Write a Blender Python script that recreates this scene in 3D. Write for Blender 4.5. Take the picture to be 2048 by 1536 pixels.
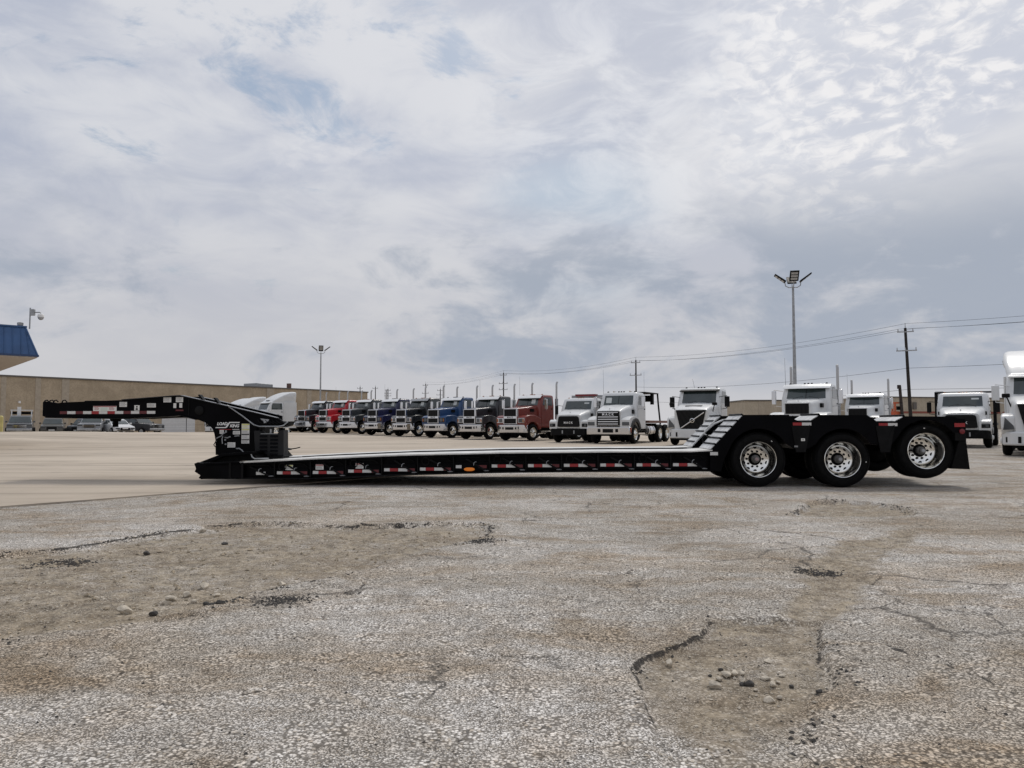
import bpy, bmesh, math, random
import numpy as np
from mathutils import Vector, Matrix

for o in list(bpy.data.objects):
    bpy.data.objects.remove(o)
SC = bpy.context.scene
C = SC.collection
RAD = math.radians

# ------------------------------------------------------------------ camera
cam_d = bpy.data.cameras.new("camera")
cam_d.sensor_width = 36.0
cam_d.lens = 36.0 * 1500 / 2048
cam_d.clip_start = 0.05
cam_d.clip_end = 3000
cam = bpy.data.objects.new("camera", cam_d)
C.objects.link(cam)
cam.location = (0, 0, 1.08)
cam.rotation_euler = (RAD(90) + math.atan(80 / 1500), 0, 0)
SC.camera = cam

# ------------------------------------------------------------------ light
SUN_AZ, SUN_EL = RAD(26), RAD(54)
S = Vector((math.sin(SUN_AZ) * math.cos(SUN_EL), math.cos(SUN_AZ) * math.cos(SUN_EL), math.sin(SUN_EL)))
sd = bpy.data.lights.new("sun", 'SUN')
sd.energy = 1.5
sd.angle = RAD(14)
sd.color = (1.0, 0.95, 0.88)
sun = bpy.data.objects.new("sun", sd)
C.objects.link(sun)
sun.rotation_euler = (-S).to_track_quat('-Z', 'Y').to_euler()

SC.view_settings.view_transform = 'Standard'
SC.view_settings.look = 'None'
SC.view_settings.exposure = 0.0
SC.view_settings.gamma = 1.0
SC.view_settings.use_curve_mapping = False


class NG:
    """small node graph writer"""
    def __init__(self, tree):
        self.t = tree
        tree.nodes.clear()

    def n(self, typ, props=None, **ins):
        nd = self.t.nodes.new(typ)
        for k, v in (props or {}).items():
            setattr(nd, k, v)
        for k, v in ins.items():
            self.set(nd, k, v)
        return nd

    def set(self, nd, k, v):
        if k.startswith('i') and k[1:].isdigit():
            sock = nd.inputs[int(k[1:])]
        else:
            sock = nd.inputs[k.replace('_', ' ')]
        if isinstance(v, bpy.types.NodeSocket):
            self.t.links.new(v, sock)
        elif isinstance(v, bpy.types.Node):
            self.t.links.new(v.outputs[0], sock)
        else:
            if hasattr(sock.default_value, '__len__') and not hasattr(v, '__len__'):
                v = [v] * len(sock.default_value)
            if hasattr(v, '__len__') and len(v) == 3 and len(sock.default_value) == 4:
                v = list(v) + [1]
            sock.default_value = v

    def math(self, op, a, b=0.0, c=0.0, clamp=False):
        return self.n('ShaderNodeMath', {'operation': op, 'use_clamp': clamp}, i0=a, i1=b, i2=c).outputs[0]

    def vmath(self, op, a, b=(0, 0, 0)):
        nd = self.n('ShaderNodeVectorMath', {'operation': op}, i0=a, i1=b)
        return nd.outputs[1] if op in ('DOT_PRODUCT', 'LENGTH', 'DISTANCE') else nd.outputs[0]

    def noise(self, vec, scale, detail=4, rough=0.55, dist=0.0, col=False):
        nd = self.n('ShaderNodeTexNoise', None, Vector=vec, Scale=scale, Detail=detail, Roughness=rough, Distortion=dist)
        return nd.outputs[1] if col else nd.outputs[0]

    def voro(self, vec, scale, feature='F1', out='Color', rnd=1.0):
        nd = self.n('ShaderNodeTexVoronoi', {'feature': feature}, Vector=vec, Scale=scale, Randomness=rnd)
        return nd.outputs[out]

    def ramp(self, fac, a, b, lo=0.0, hi=1.0, smooth=True):
        nd = self.n('ShaderNodeMapRange', {'interpolation_type': 'SMOOTHSTEP' if smooth else 'LINEAR'},
                    i0=fac, i1=a, i2=b, i3=lo, i4=hi)
        return nd.outputs[0]

    def mix(self, fac, a, b, mode='MIX'):
        nd = self.n('ShaderNodeMix', {'data_type': 'RGBA', 'blend_type': mode})
        for k, v in ((0, fac), (6, a), (7, b)):
            self.set(nd, 'i%d' % k, v)
        return nd.outputs[2]

    def mapping(self, vec, loc=(0, 0, 0), rot=(0, 0, 0), scale=(1, 1, 1)):
        return self.n('ShaderNodeMapping', None, Vector=vec, Location=loc, Rotation=rot, Scale=scale).outputs[0]


# ------------------------------------------------------------------ sky
W = bpy.data.worlds.new("World")
SC.world = W
W.use_nodes = True
g = NG(W.node_tree)
co = g.n('ShaderNodeTexCoord').outputs['Generated']
sky = g.n('ShaderNodeTexSky', {'sky_type': 'NISHITA', 'sun_disc': False})
sky.sun_elevation = SUN_EL
sky.sun_rotation = SUN_AZ
sky.air_density = 1.2
sky.dust_density = 2.5
sep = g.n('ShaderNodeSeparateXYZ', None, Vector=co)
dz = g.math('MAXIMUM', sep.outputs[2], 0.0)
den = g.math('ADD', dz, 0.22)
px_ = g.math('DIVIDE', sep.outputs[0], den)
py_ = g.math('DIVIDE', sep.outputs[1], den)
cp = g.n('ShaderNodeCombineXYZ', None, X=px_, Y=py_, Z=0.0).outputs[0]
# slow drift of thickness through the cloud sheet, streaked
def sdir(a, e):
    a, e = RAD(a), RAD(e)
    return (math.sin(a) * math.cos(e), math.cos(a) * math.cos(e), math.sin(e))


def lobe(a, e, w, soft=0.0):
    """1 at a compass direction, falling to 0 at w degrees away"""
    return g.ramp(g.vmath('DOT_PRODUCT', co, sdir(a, e)), math.cos(RAD(w)), math.cos(RAD(w * soft)))


def add(*t):
    r = t[0]
    for x in t[1:]:
        r = g.math('ADD', r, x)
    return r


def mul(a, b):
    return g.math('MULTIPLY', a, b)


az = g.math('ARCTAN2', sep.outputs[0], sep.outputs[1])
ae = g.n('ShaderNodeCombineXYZ', None, X=az, Y=dz, Z=0.0).outputs[0]
st = g.mapping(ae, loc=(3.1, 0.4, 0), rot=(0, 0, RAD(14)), scale=(2.2, 7.0, 1))
big = g.noise(st, 0.9, 4, 0.55, 0.6)
fine = g.noise(g.mapping(ae, loc=(1.1, 0.4, 0), rot=(0, 0, RAD(16)), scale=(1.4, 3.2, 1)), 5.0, 7, 0.62, 0.6)
wisp = add(mul(big, 0.62), mul(fine, 0.38))
veil = g.mix(g.ramp(wisp, 0.38, 0.61), (0.435, 0.475, 0.58), (0.66, 0.675, 0.72))
# thin places where blue comes through
hp = g.mapping(ae, loc=(0.55, 2.35, 0), rot=(0, 0, RAD(27)), scale=(1.0, 2.6, 1))
hole = g.noise(hp, 6.0, 8, 0.66, 0.5)
hbias = add(mul(lobe(-17, 25.5, 5), 0.13), mul(lobe(-12, 22.5, 5), 0.13), mul(lobe(-8, 27.5, 5), 0.13), mul(lobe(-3.5, 24, 5), 0.11), mul(lobe(0.5, 20.5, 4), 0.10), mul(lobe(-26, 26.5, 6), 0.07), mul(lobe(-28, 21, 9), 0.06))
holem = mul(g.ramp(add(hole, hbias), 0.595, 0.77), 0.9)
bluec = g.mix(0.5, g.n('ShaderNodeVectorMath', {'operation': 'SCALE'}, i0=sky.outputs[0], Scale=0.085).outputs[0], (0.27, 0.39, 0.55))
c1 = g.mix(holem, veil, bluec)
pale = mul(lobe(4.9, 14.3, 9), g.ramp(g.noise(g.mapping(cp, scale=(0.5, 1.6, 1)), 1.6, 4, 0.5, 0.3), 0.30, 0.62))
c1 = g.mix(mul(pale, 0.9), c1, (0.40, 0.50, 0.625))
# rippled altocumulus, brighter towards the veiled sun
rp = g.mapping(ae, loc=(0.2, 0.1, 0), rot=(0, 0, RAD(-14)), scale=(4.2, 9.0, 1))
warp = g.noise(rp, 2.2, 3, 0.5, 0, True)
rpw = g.vmath('ADD', rp, g.vmath('MULTIPLY', warp, (0.30, 0.30, 0)))
cells = g.voro(rpw, 8.5, 'SMOOTH_F1', 'Distance')
cells2 = g.noise(rpw, 11.0, 5, 0.62, 0.5)
puff = g.ramp(add(mul(cells, 0.55), mul(cells2, 0.80)), 0.45, 0.82, 1, 0)
sundot = g.vmath('DOT_PRODUCT', co, tuple(S))
glow = g.ramp(sundot, 0.55, 0.99)
patch = g.noise(g.mapping(cp, loc=(5.3, 1.45, 0), rot=(0, 0, RAD(20)), scale=(0.7, 1.3, 1)), 1.1, 4, 0.55, 0.3)
patchm = g.ramp(add(patch, mul(lobe(24, 23.5, 14), 0.34), mul(lobe(31, 27, 12), 0.12), mul(glow, 0.10)), 0.57, 0.80)
c2 = g.mix(mul(mul(puff, patchm), 0.85), c1, (0.90, 0.885, 0.885))
c2 = g.mix(mul(mul(g.math('SUBTRACT', 1.0, puff), patchm), 0.75), c2, (0.52, 0.56, 0.66))
c2 = g.mix(mul(glow, 0.30), c2, (0.93, 0.92, 0.93))
c2 = g.mix(mul(mul(lobe(10, 23, 15), g.ramp(fine, 0.40, 0.62)), 0.45), c2, (0.84, 0.85, 0.88))
# low grey cumulus in the distance
lc = g.n('ShaderNodeCombineXYZ', None, X=az, Y=mul(dz, 2.1), Z=0.7).outputs[0]
low = g.noise(lc, 7.5, 8, 0.60, 0.3)
lbias = add(mul(lobe(27, 9, 17), 0.25), mul(lobe(5, 6.5, 12), 0.17), mul(lobe(-4, 8.5, 5), 0.05), -0.05)
band = mul(g.ramp(dz, 0.02, 0.08), g.ramp(dz, 0.19, 0.32, 1, 0))
lowm = mul(g.ramp(add(low, lbias), 0.46, 0.70), band)
# pale haze at the horizon
hz = g.ramp(dz, 0.02, 0.36, 1, 0)
c3 = g.mix(mul(hz, 0.84), c2, (0.585, 0.58, 0.595))
c4 = g.mix(mul(lowm, 0.92), c3, (0.365, 0.41, 0.49))
bgn = g.n('ShaderNodeBackground', None, Color=c4, Strength=1.0)
g.n('ShaderNodeOutputWorld', None, Surface=bgn.outputs[0])
W.cycles.sampling_method = 'MANUAL'
W.cycles.sample_map_resolution = 512

# ------------------------------------------------------------------ materials
MATS = {}


def pbr(name, color, rough=0.5, metal=0.0, spec=0.5, var=0.0, vscale=3.0, coat=0.0, bump=0.0, bscale=40.0, emit=None):
    if name in MATS:
        return MATS[name]
    m = bpy.data.materials.new(name)
    m.use_nodes = True
    g = NG(m.node_tree)
    b = g.n('ShaderNodeBsdfPrincipled')
    col = color
    ps = g.n('ShaderNodeNewGeometry').outputs['Position']
    if var:
        nz = g.noise(ps, vscale, 6, 0.6, 0.3)
        col = g.mix(g.ramp(nz, 0.3, 0.7), [c * (1 - var) for c in color], [min(1, c * (1 + var)) for c in color])
        g.set(b, 'Roughness', g.ramp(g.noise(ps, vscale * 2.3, 4, 0.6), 0.25, 0.75, max(0.02, rough * 0.8), min(1, rough * 1.25)))
    else:
        g.set(b, 'Roughness', rough)
    g.set(b, 'Base Color', col)
    g.set(b, 'Metallic', metal)
    g.set(b, 'Specular IOR Level', spec)
    if coat:
        g.set(b, 'Coat Weight', coat)
        g.set(b, 'Coat Roughness', 0.06)
    if bump:
        bp = g.n('ShaderNodeBump', None, Strength=bump, Distance=0.01, Height=g.noise(ps, bscale, 4, 0.6))
        g.set(b, 'Normal', bp.outputs[0])
    if emit:
        g.set(b, 'Emission Color', emit[0])
        g.set(b, 'Emission Strength', emit[1])
    g.n('ShaderNodeOutputMaterial', None, Surface=b.outputs[0])
    MATS[name] = m
    return m


BLACK = pbr('black_paint', (0.0022, 0.0022, 0.003), 0.38, spec=0.05, var=0.35, vscale=2.2)
FLANGE = pbr('gloss_black', (0.02, 0.02, 0.022), 0.22, spec=0.6)
BLACK2 = pbr('black_steel', (0.006, 0.006, 0.0065), 0.5, spec=0.10, var=0.4, vscale=4)
UNDER = pbr('chassis_black', (0.003, 0.003, 0.003), 0.75, spec=0.12, var=0.4, vscale=5)
PLATE = pbr('sky_sheen_grey', (0.58, 0.58, 0.57), 0.38, metal=0.0, spec=0.6, var=0.25, vscale=6)  # pale base colour paints in the sky reflected by black ramp plates
DECK = pbr('deck_sky_sheen', (0.64, 0.63, 0.60), 0.35, spec=0.6, var=0.22, vscale=2)  # light tone holds the grazing sky sheen of the dark deck
RUBBER = pbr('rubber', (0.005, 0.005, 0.005), 0.68, spec=0.09, var=0.35, vscale=14)
ALU = pbr('polished_aluminium', (0.80, 0.79, 0.75), 0.16, 1.0, var=0.05, vscale=9)
CHROME = pbr('chrome', (0.62, 0.62, 0.63), 0.06, 1.0)
STEEL = pbr('galvanised_steel', (0.33, 0.34, 0.35), 0.5, 0.4, var=0.2, vscale=6)
WHITE = pbr('white_paint', (0.72, 0.73, 0.73), 0.28, spec=0.5, coat=0.5, var=0.03, vscale=1.5)
WHITE2 = pbr('white_plastic', (0.72, 0.72, 0.71), 0.5, var=0.05)
DECAL = pbr('white_decal', (0.70, 0.69, 0.66), 0.55, var=0.12, vscale=60)
TAPEW = pbr('tape_white', (0.62, 0.61, 0.59), 0.4, var=0.08, vscale=40)
TAPER = pbr('tape_red', (0.30, 0.012, 0.016), 0.4, var=0.15, vscale=40)
TAPED = pbr('tape_dark_red', (0.10, 0.006, 0.010), 0.4, var=0.15, vscale=40)
AMBER = pbr('amber_lens', (0.75, 0.20, 0.02), 0.25, emit=((1.0, 0.30, 0.03), 0.12))
REDLENS = pbr('red_lens', (0.16, 0.01, 0.015), 0.2)
GLASS = pbr('dark_glass', (0.030, 0.042, 0.042), 0.03, spec=0.8, var=0.3, vscale=1.2)
PAPER = pbr('window_paper_daylight', (0.55, 0.58, 0.57), 0.6)
GRILLE = pbr('grille_black', (0.004, 0.004, 0.0045), 0.5, spec=0.2)
ROOFL = pbr('roof_lamp_amber', (0.30, 0.10, 0.02), 0.3)
STACKM = pbr('stack_metal', (0.38, 0.37, 0.36), 0.22, 1.0)
LAMPG = pbr('headlamp_glass', (0.06, 0.065, 0.07), 0.08, spec=0.7)
YELLOW = pbr('yellow_decal', (0.62, 0.60, 0.18), 0.5)
WOOD = pbr('creosoted_wood', (0.018, 0.014, 0.012), 0.85, var=0.35, vscale=6)
ORANGE = pbr('orange_paint', (0.48, 0.10, 0.035), 0.5, var=0.15)
STONEP = pbr('pale_stone', (0.52, 0.46, 0.37), 0.85, var=0.3, vscale=25, bump=0.5, bscale=90)
STONED = pbr('dark_stone', (0.055, 0.050, 0.045), 0.85, var=0.4, vscale=25, bump=0.5, bscale=90)


def paint(name, col):
    return pbr('paint_' + name, col, 0.34, spec=0.35, coat=0.35, var=0.06, vscale=1.2)


# ------------------------------------------------------------------ mesh builder
class MB:
    def __init__(self):
        self.v = []
        self.f = []

    def add(self, vs, fs):
        o = len(self.v)
        self.v += [tuple(p) for p in vs]
        self.f += [tuple(i + o for i in f) for f in fs]
        return self

    def box(self, x0, x1, y0, y1, z0, z1):
        vs = [(x, y, z) for z in (z0, z1) for x, y in ((x0, y0), (x1, y0), (x1, y1), (x0, y1))]
        return self.add(vs, [(3, 2, 1, 0), (4, 5, 6, 7), (0, 1, 5, 4), (1, 2, 6, 5), (2, 3, 7, 6), (3, 0, 4, 7)])

    def hexa(self, pts):
        """8 points: bottom ring of 4, top ring of 4"""
        return self.add(pts, [(3, 2, 1, 0), (4, 5, 6, 7), (0, 1, 5, 4), (1, 2, 6, 5), (2, 3, 7, 6), (3, 0, 4, 7)])

    def prism(self, poly, axis, a, b):
        """2-D polygon pushed along an axis"""
        def p3(p, t):
            if axis == 'y':
                return (p[0], t, p[1])
            if axis == 'x':
                return (t, p[0], p[1])
            return (p[0], p[1], t)
        n = len(poly)
        vs = [p3(p, a) for p in poly] + [p3(p, b) for p in poly]
        fs = [tuple(range(n)), tuple(range(2 * n - 1, n - 1, -1))]
        fs += [(i, i + n, (i + 1) % n + n, (i + 1) % n) for i in range(n)]
        return self.add(vs, fs)

    def loft(self, rings, cap=True, closed=True):
        n = len(rings[0])
        vs = [p for r in rings for p in r]
        fs = []
        m = n if closed else n - 1
        for k in range(len(rings) - 1):
            for i in range(m):
                j = (i + 1) % n
                fs.append((k * n + i, k * n + j, (k + 1) * n + j, (k + 1) * n + i))
        if cap:
            fs.append(tuple(range(n - 1, -1, -1)))
            fs.append(tuple((len(rings) - 1) * n + i for i in range(n)))
        return self.add(vs, fs)

    def cyl(self, p0, p1, r0, r1=None, n=12, cap=True):
        r1 = r0 if r1 is None else r1
        p0, p1 = Vector(p0), Vector(p1)
        d = (p1 - p0).normalized()
        u = d.orthogonal().normalized()
        w = d.cross(u)
        ring = lambda p, r: [p + (u * math.cos(2 * math.pi * i / n) + w * math.sin(2 * math.pi * i / n)) * r for i in range(n)]
        return self.loft([ring(p0, r0), ring(p1, r1)], cap)

    def tube(self, path, r, n=8):
        path = [Vector(p) for p in path]
        rings = []
        u = None
        for i, p in enumerate(path):
            d = (path[min(i + 1, len(path) - 1)] - path[max(i - 1, 0)]).normalized()
            if u is None:
                u = d.orthogonal().normalized()
            else:
                u = (u - d * u.dot(d)).normalized()
            w = d.cross(u)
            rr = r[i] if hasattr(r, '__len__') else r
            rings.append([p + (u * math.cos(2 * math.pi * k / n) + w * math.sin(2 * math.pi * k / n)) * rr for k in range(n)])
        return self.loft(rings, True)

    def lathe(self, prof, c, n=32, axis='y', cap=False):
        """profile of (radius, along-axis) about an axis through c"""
        rings = []
        for r, t in prof:
            ring = []
            for i in range(n):
                a = 2 * math.pi * i / n
                if axis == 'y':
                    ring.append((c[0] + r * math.cos(a), c[1] + t, c[2] + r * math.sin(a)))
                elif axis == 'z':
                    ring.append((c[0] + r * math.cos(a), c[1] + r * math.sin(a), c[2] + t))
                else:
                    ring.append((c[0] + t, c[1] + r * math.cos(a), c[2] + r * math.sin(a)))
            rings.append(ring)
        return self.loft(rings, cap)

    def build(self, name, mat, parent=None, bevel=0.0, smooth=35, kind=None):
        me = bpy.data.meshes.new(name)
        me.from_pydata(self.v, [], self.f)
        bm = bmesh.new()
        bm.from_mesh(me)
        bmesh.ops.recalc_face_normals(bm, faces=bm.faces)
        bm.to_mesh(me)
        bm.free()
        if smooth:
            me.polygons.foreach_set('use_smooth', [True] * len(me.polygons))
            me.set_sharp_from_angle(angle=RAD(smooth))
        me.materials.append(mat)
        return link(name, me, parent, bevel, kind)


def link(name, me, parent=None, bevel=0.0, kind=None):
    o = bpy.data.objects.new(name, me)
    C.objects.link(o)
    if parent is not None:
        o.parent = parent
    if bevel:
        md = o.modifiers.new('bevel', 'BEVEL')
        md.width = bevel
        md.segments = 2
        md.limit_method = 'ANGLE'
        md.angle_limit = RAD(40)
        md.harden_normals = False
    if kind:
        o['kind'] = kind
    return o


def tag(o, label, cat, group=None):
    o['label'] = label
    o['category'] = cat
    if group:
        o['group'] = group
    return o


def empty(name, loc=(0, 0, 0), rz=0.0, label=None, cat=None, group=None):
    o = bpy.data.objects.new(name, None)
    o.empty_display_size = 0.2
    C.objects.link(o)
    o.location = loc
    o.rotation_euler = (0, 0, rz)
    if label:
        tag(o, label, cat, group)
    return o


def sub(name, parent, loc=(0, 0, 0)):
    o = bpy.data.objects.new(name, None)
    o.empty_display_size = 0.1
    C.objects.link(o)
    o.parent = parent
    o.location = loc
    return o


def copy_tree(o, parent=None):
    c = o.copy()
    C.objects.link(c)
    c.parent = parent
    for ch in list(o.children):
        copy_tree(ch, c)
    return c


def text_mesh(s, size, shear=0.0, extrude=0.0, bold=0.0, space=1.0):
    cu = bpy.data.curves.new('lettering', 'FONT')
    cu.body = s
    cu.size = size
    cu.shear = shear
    cu.extrude = extrude
    cu.offset = bold
    cu.space_character = space
    cu.align_x = 'CENTER'
    cu.align_y = 'CENTER'
    cu.resolution_u = 2
    ob = bpy.data.objects.new('lettering', cu)
    C.objects.link(ob)
    bpy.context.view_layer.update()
    me = bpy.data.meshes.new_from_object(ob.evaluated_get(bpy.context.evaluated_depsgraph_get()))
    bpy.data.objects.remove(ob)
    return me


TXT = {}


def lettering(name, s, size, mat, parent, loc, rot, **kw):
    key = (s, size, tuple(sorted(kw.items())))
    if key not in TXT:
        TXT[key] = text_mesh(s, size, **kw)
    me = TXT[key].copy()
    me.materials.clear()
    me.materials.append(mat)
    o = link(name, me, parent)
    o.location = loc
    o.rotation_euler = rot
    return o


def arch_ring(x, w, z0, z1, r, crown=0.0, n=5, tuck=0.0):
    pts = [(x, -(w - tuck), z0)]
    for i in range(n + 1):
        a = math.pi - (math.pi / 2) * i / n
        pts.append((x, -w + r + r * math.cos(a), z1 - r + r * math.sin(a)))
    pts.append((x, 0, z1 + crown))
    for i in range(n + 1):
        a = math.pi / 2 - (math.pi / 2) * i / n
        pts.append((x, w - r + r * math.cos(a), z1 - r + r * math.sin(a)))
    pts.append((x, (w - tuck), z0))
    return pts


def rrect(x0, x1, hw, z, r, n=4):
    pts = []
    for cx, cy, a0 in ((x1 - r, hw - r, 0), (x0 + r, hw - r, 90), (x0 + r, -hw + r, 180), (x1 - r, -hw + r, 270)):
        for i in range(n + 1):
            a = RAD(a0 + 90 * i / n)
            pts.append((cx + r * math.cos(a), cy + r * math.sin(a), z))
    return pts


# ------------------------------------------------------------------ ground
def ss(a, b, x):
    t = np.clip((x - a) / (b - a), 0, 1)
    return t * t * (3 - 2 * t)


def rise(X, Y):
    """the yard climbs a little towards its far left side and falls away behind the crest"""
    X = np.asarray(X, float)
    Y = np.asarray(Y, float)
    A = np.interp(X, [-44, -36, -27, -18, 0, 16], [0.50, 0.46, 0.36, 0.30, 0.12, 0.0])
    cy = np.interp(X, [-44, -34, -27], [58.0, 60.0, 67.0])
    up = ss(cy - 29, cy, Y)
    down = ss(cy + 2, cy + 11, Y)
    far = -0.95 * ss(84, 98, Y) * ss(12, -10, X)
    return A * up * (1 - down * 1.1) + far


def gz(x, y, conc=True):
    return float(rise(x, y)) + (0.02 if conc else 0.0)


class VN:
    """numpy value noise"""
    def __init__(self, seed):
        self.t = np.random.RandomState(seed).rand(256, 256)

    def __call__(self, x, y):
        xi, yi = np.floor(x).astype(int), np.floor(y).astype(int)
        fx, fy = x - xi, y - yi
        fx, fy = fx * fx * (3 - 2 * fx), fy * fy * (3 - 2 * fy)
        t = self.t
        a, b = t[xi & 255, yi & 255], t[(xi + 1) & 255, yi & 255]
        c, d = t[xi & 255, (yi + 1) & 255], t[(xi + 1) & 255, (yi + 1) & 255]
        return (a * (1 - fx) + b * fx) * (1 - fy) + (c * (1 - fx) + d * fx) * fy - 0.5

    def fbm(self, x, y, oct=4):
        s, a = 0, 1.0
        for k in range(oct):
            s = s + a * self(x * 2 ** k + 17 * k, y * 2 ** k + 5 * k)
            a *= 0.5
        return s


def poly_sd(poly, X, Y):
    """signed distance to polygon, positive inside"""
    poly = np.array(poly, float)
    d = np.full(X.shape, 1e9)
    ins = np.zeros(X.shape, bool)
    n = len(poly)
    for i in range(n):
        a, b = poly[i], poly[(i + 1) % n]
        e = b - a
        wx, wy = X - a[0], Y - a[1]
        t = np.clip((wx * e[0] + wy * e[1]) / (e @ e), 0, 1)
        d = np.minimum(d, np.hypot(wx - t * e[0], wy - t * e[1]))
        c = ((a[1] > Y) != (b[1] > Y)) & (X < (b[0] - a[0]) * (Y - a[1]) / (b[1] - a[1] + 1e-12) + a[0])
        ins ^= c
    return np.where(ins, d, -d)


def line_d(pts, X, Y):
    d = np.full(X.shape, 1e9)
    for a, b in zip(pts[:-1], pts[1:]):
        a, b = np.array(a, float), np.array(b, float)
        e = b - a
        wx, wy = X - a[0], Y - a[1]
        t = np.clip((wx * e[0] + wy * e[1]) / (e @ e), 0, 1)
        d = np.minimum(d, np.hypot(wx - t * e[0], wy - t * e[1]))
    return d


# worn places in the asphalt, ground plan in metres (camera stands at 0, 0)
GULLY = [(-7.2, 5.2), (-4.9, 5.95), (-4.26, 6.31), (-3.95, 6.56), (-3.69, 7.21), (-3.29, 7.98), (-2.94, 8.18), (-2.56, 8.35), (-1.73, 8.1), (-0.84, 8.22), (-0.21, 8.1), (-0.19, 7.21), (-0.55, 6.72), (-0.89, 6.03), (-1.19, 5.58), (-1.4, 5.26), (-1.66, 4.81), (-1.82, 4.45), (-1.98, 4.17), (-2.28, 3.98), (-2.53, 3.78), (-3.2, 3.3), (-6.0, 2.4)]
HOLE_A = [(0.55, 3.41), (0.63, 3.61), (0.81, 3.8), (0.96, 3.96), (1.09, 4.2), (1.4, 4.29), (1.7, 4.2), (1.51, 3.73), (1.43, 3.43), (1.35, 3.22), (1.25, 3.16), (1.15, 2.9), (1.01, 2.63), (0.91, 2.2), (0.45, 2.2), (0.5, 2.9)]
HOLE_B = [(3.29, 8.98), (4.02, 10.34), (4.53, 10.75), (5.03, 10.61), (5.1, 9.79), (4.85, 9.08), (4.04, 8.3), (3.36, 8.26)]
STAIN = [(2.1, 5.62), (2.84, 6.77), (3.96, 7.72), (4.37, 7.91), (3.12, 6.26), (2.46, 5.18), (1.91, 4.31), (1.64, 4.2), (1.46, 4.31), (1.88, 4.95)]
CRACKS = [
    [(-2.96, 4.4), (-2.77, 4.61), (-2.55, 4.95)], [(-1.97, 4.15), (-1.75, 4.4), (-1.57, 4.74)],
    [(-4.23, 6.26), (-3.69, 7.21), (-3.29, 7.98), (-2.56, 8.35)], [(-2.53, 8.26), (-1.71, 7.98), (-0.84, 8.22), (-0.24, 8.3)],
    [(3.28, 6.03), (3.67, 5.44)], [(1.89, 3.82), (2.01, 3.5), (2.01, 3.0)], [(-1.4, 5.26), (-1.02, 4.81), (-1.04, 5.18)],
    [(1.70, 4.2), (1.51, 3.73), (1.45, 3.55), (1.47, 3.43), (1.37, 3.24), (1.26, 3.16), (1.22, 3.0), (1.14, 2.88), (1.02, 2.63), (.93, 2.3)],
    [(2.46, 5.18), (2.7, 5.5), (2.75, 5.75)], [(.2, 4.6), (.5, 4.9), (.55, 5.3), (.9, 5.6)], [(-.9, 3.4), (-.3, 3.6), (.1, 3.5)]]
CRUMBS = [(-1.40, 4.66, 0.19, 0.15, 0.3), (-0.28, 7.0, 0.20, 0.20, 0.2), (-3.62, 6.1, 0.26, 0.25, 0.3), (-1.80, 4.61, 0.07, 0.08, 0.3), (2.25, 5.6, 0.22, 0.17, 0.4)]
SEAM = ((-14.0, -0.275), (-6.62, 9.70), (-3.55, 13.85), (44.2, 78.4))

n1, n2, n3 = VN(3), VN(11), VN(29)


def asphalt_fields(X, Y):
    j = n1.fbm(X * 2.3, Y * 2.3, 5) * 0.16 + n2.fbm(X * 11, Y * 11, 3) * 0.035
    z = n2.fbm(X * 0.35, Y * 0.35, 3) * 0.022 + n3.fbm(X * 1.7, Y * 1.7, 3) * 0.008
    z = z * ss(1.0, 3.0, Y) * (1 - ss(20, 30, Y))
    dirt = np.zeros_like(X)
    edge = np.zeros_like(X)
    for poly, depth, wid, lo, hi in ((GULLY, 0.035, 0.05, 0, 0), (HOLE_A, 0.032, 0.025, 2.0, 3.3), (HOLE_B, 0.05, 0.05, 8.6, 9.6), (STAIN, 0.016, 0.12, 0, 0)):
        sdist = poly_sd(poly, X, Y) + j * (0.7 if poly is not HOLE_A else 0.4)
        fade = ss(lo, hi, Y) if hi else 1.0
        z -= depth * ss(0, wid, sdist) * fade
        fe = 1.8 if poly is GULLY else 0.9
        dirt = np.maximum(dirt, ss(-0.22 * fe, 0.25 * fe, sdist) * (0.35 + 0.65 * fade) * (1.0 if poly is GULLY else 1.25))
        if poly is not STAIN:
            rag = 0.4 + 0.6 * ss(-0.15, 0.12, n1.fbm(X * 1.3 + 40, Y * 1.3, 3))
            edge = np.maximum(edge, np.exp(-((sdist - 0.008) / (0.0055 + 0.0020 * Y)) ** 2) * fade * rag)
    for pts in CRACKS:
        d = line_d(pts, X + j * 0.6, Y + j * 0.6)
        rag = 0.3 + 0.7 * ss(-0.25, 0.1, n2.fbm(X * 1.7, Y * 1.7 + 9, 3))
        z -= 0.014 * np.exp(-(d / 0.020) ** 2) * rag
        edge = np.maximum(edge, 0.9 * np.exp(-(d / (0.003 + 0.0022 * Y)) ** 2) * rag)
    for (cx, cy, rx, ry, ang) in CRUMBS:
        dx, dy = X - cx, Y - cy
        u = (dx * math.cos(ang) + dy * math.sin(ang)) / rx
        v = (-dx * math.sin(ang) + dy * math.cos(ang)) / ry
        q = np.hypot(u, v) + n1.fbm(X * 9, Y * 9, 3) * 1.1
        edge = np.maximum(edge, 0.85 * ss(1.1, 0.5, q) * ss(-0.05, 0.12, n3.fbm(X * 22, Y * 22, 2)))
    z = z + n1.fbm(X * 9, Y * 9, 3) * (0.004 + 0.010 * dirt) * (1 - ss(12, 18, Y))
    return z, dirt, edge


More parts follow.
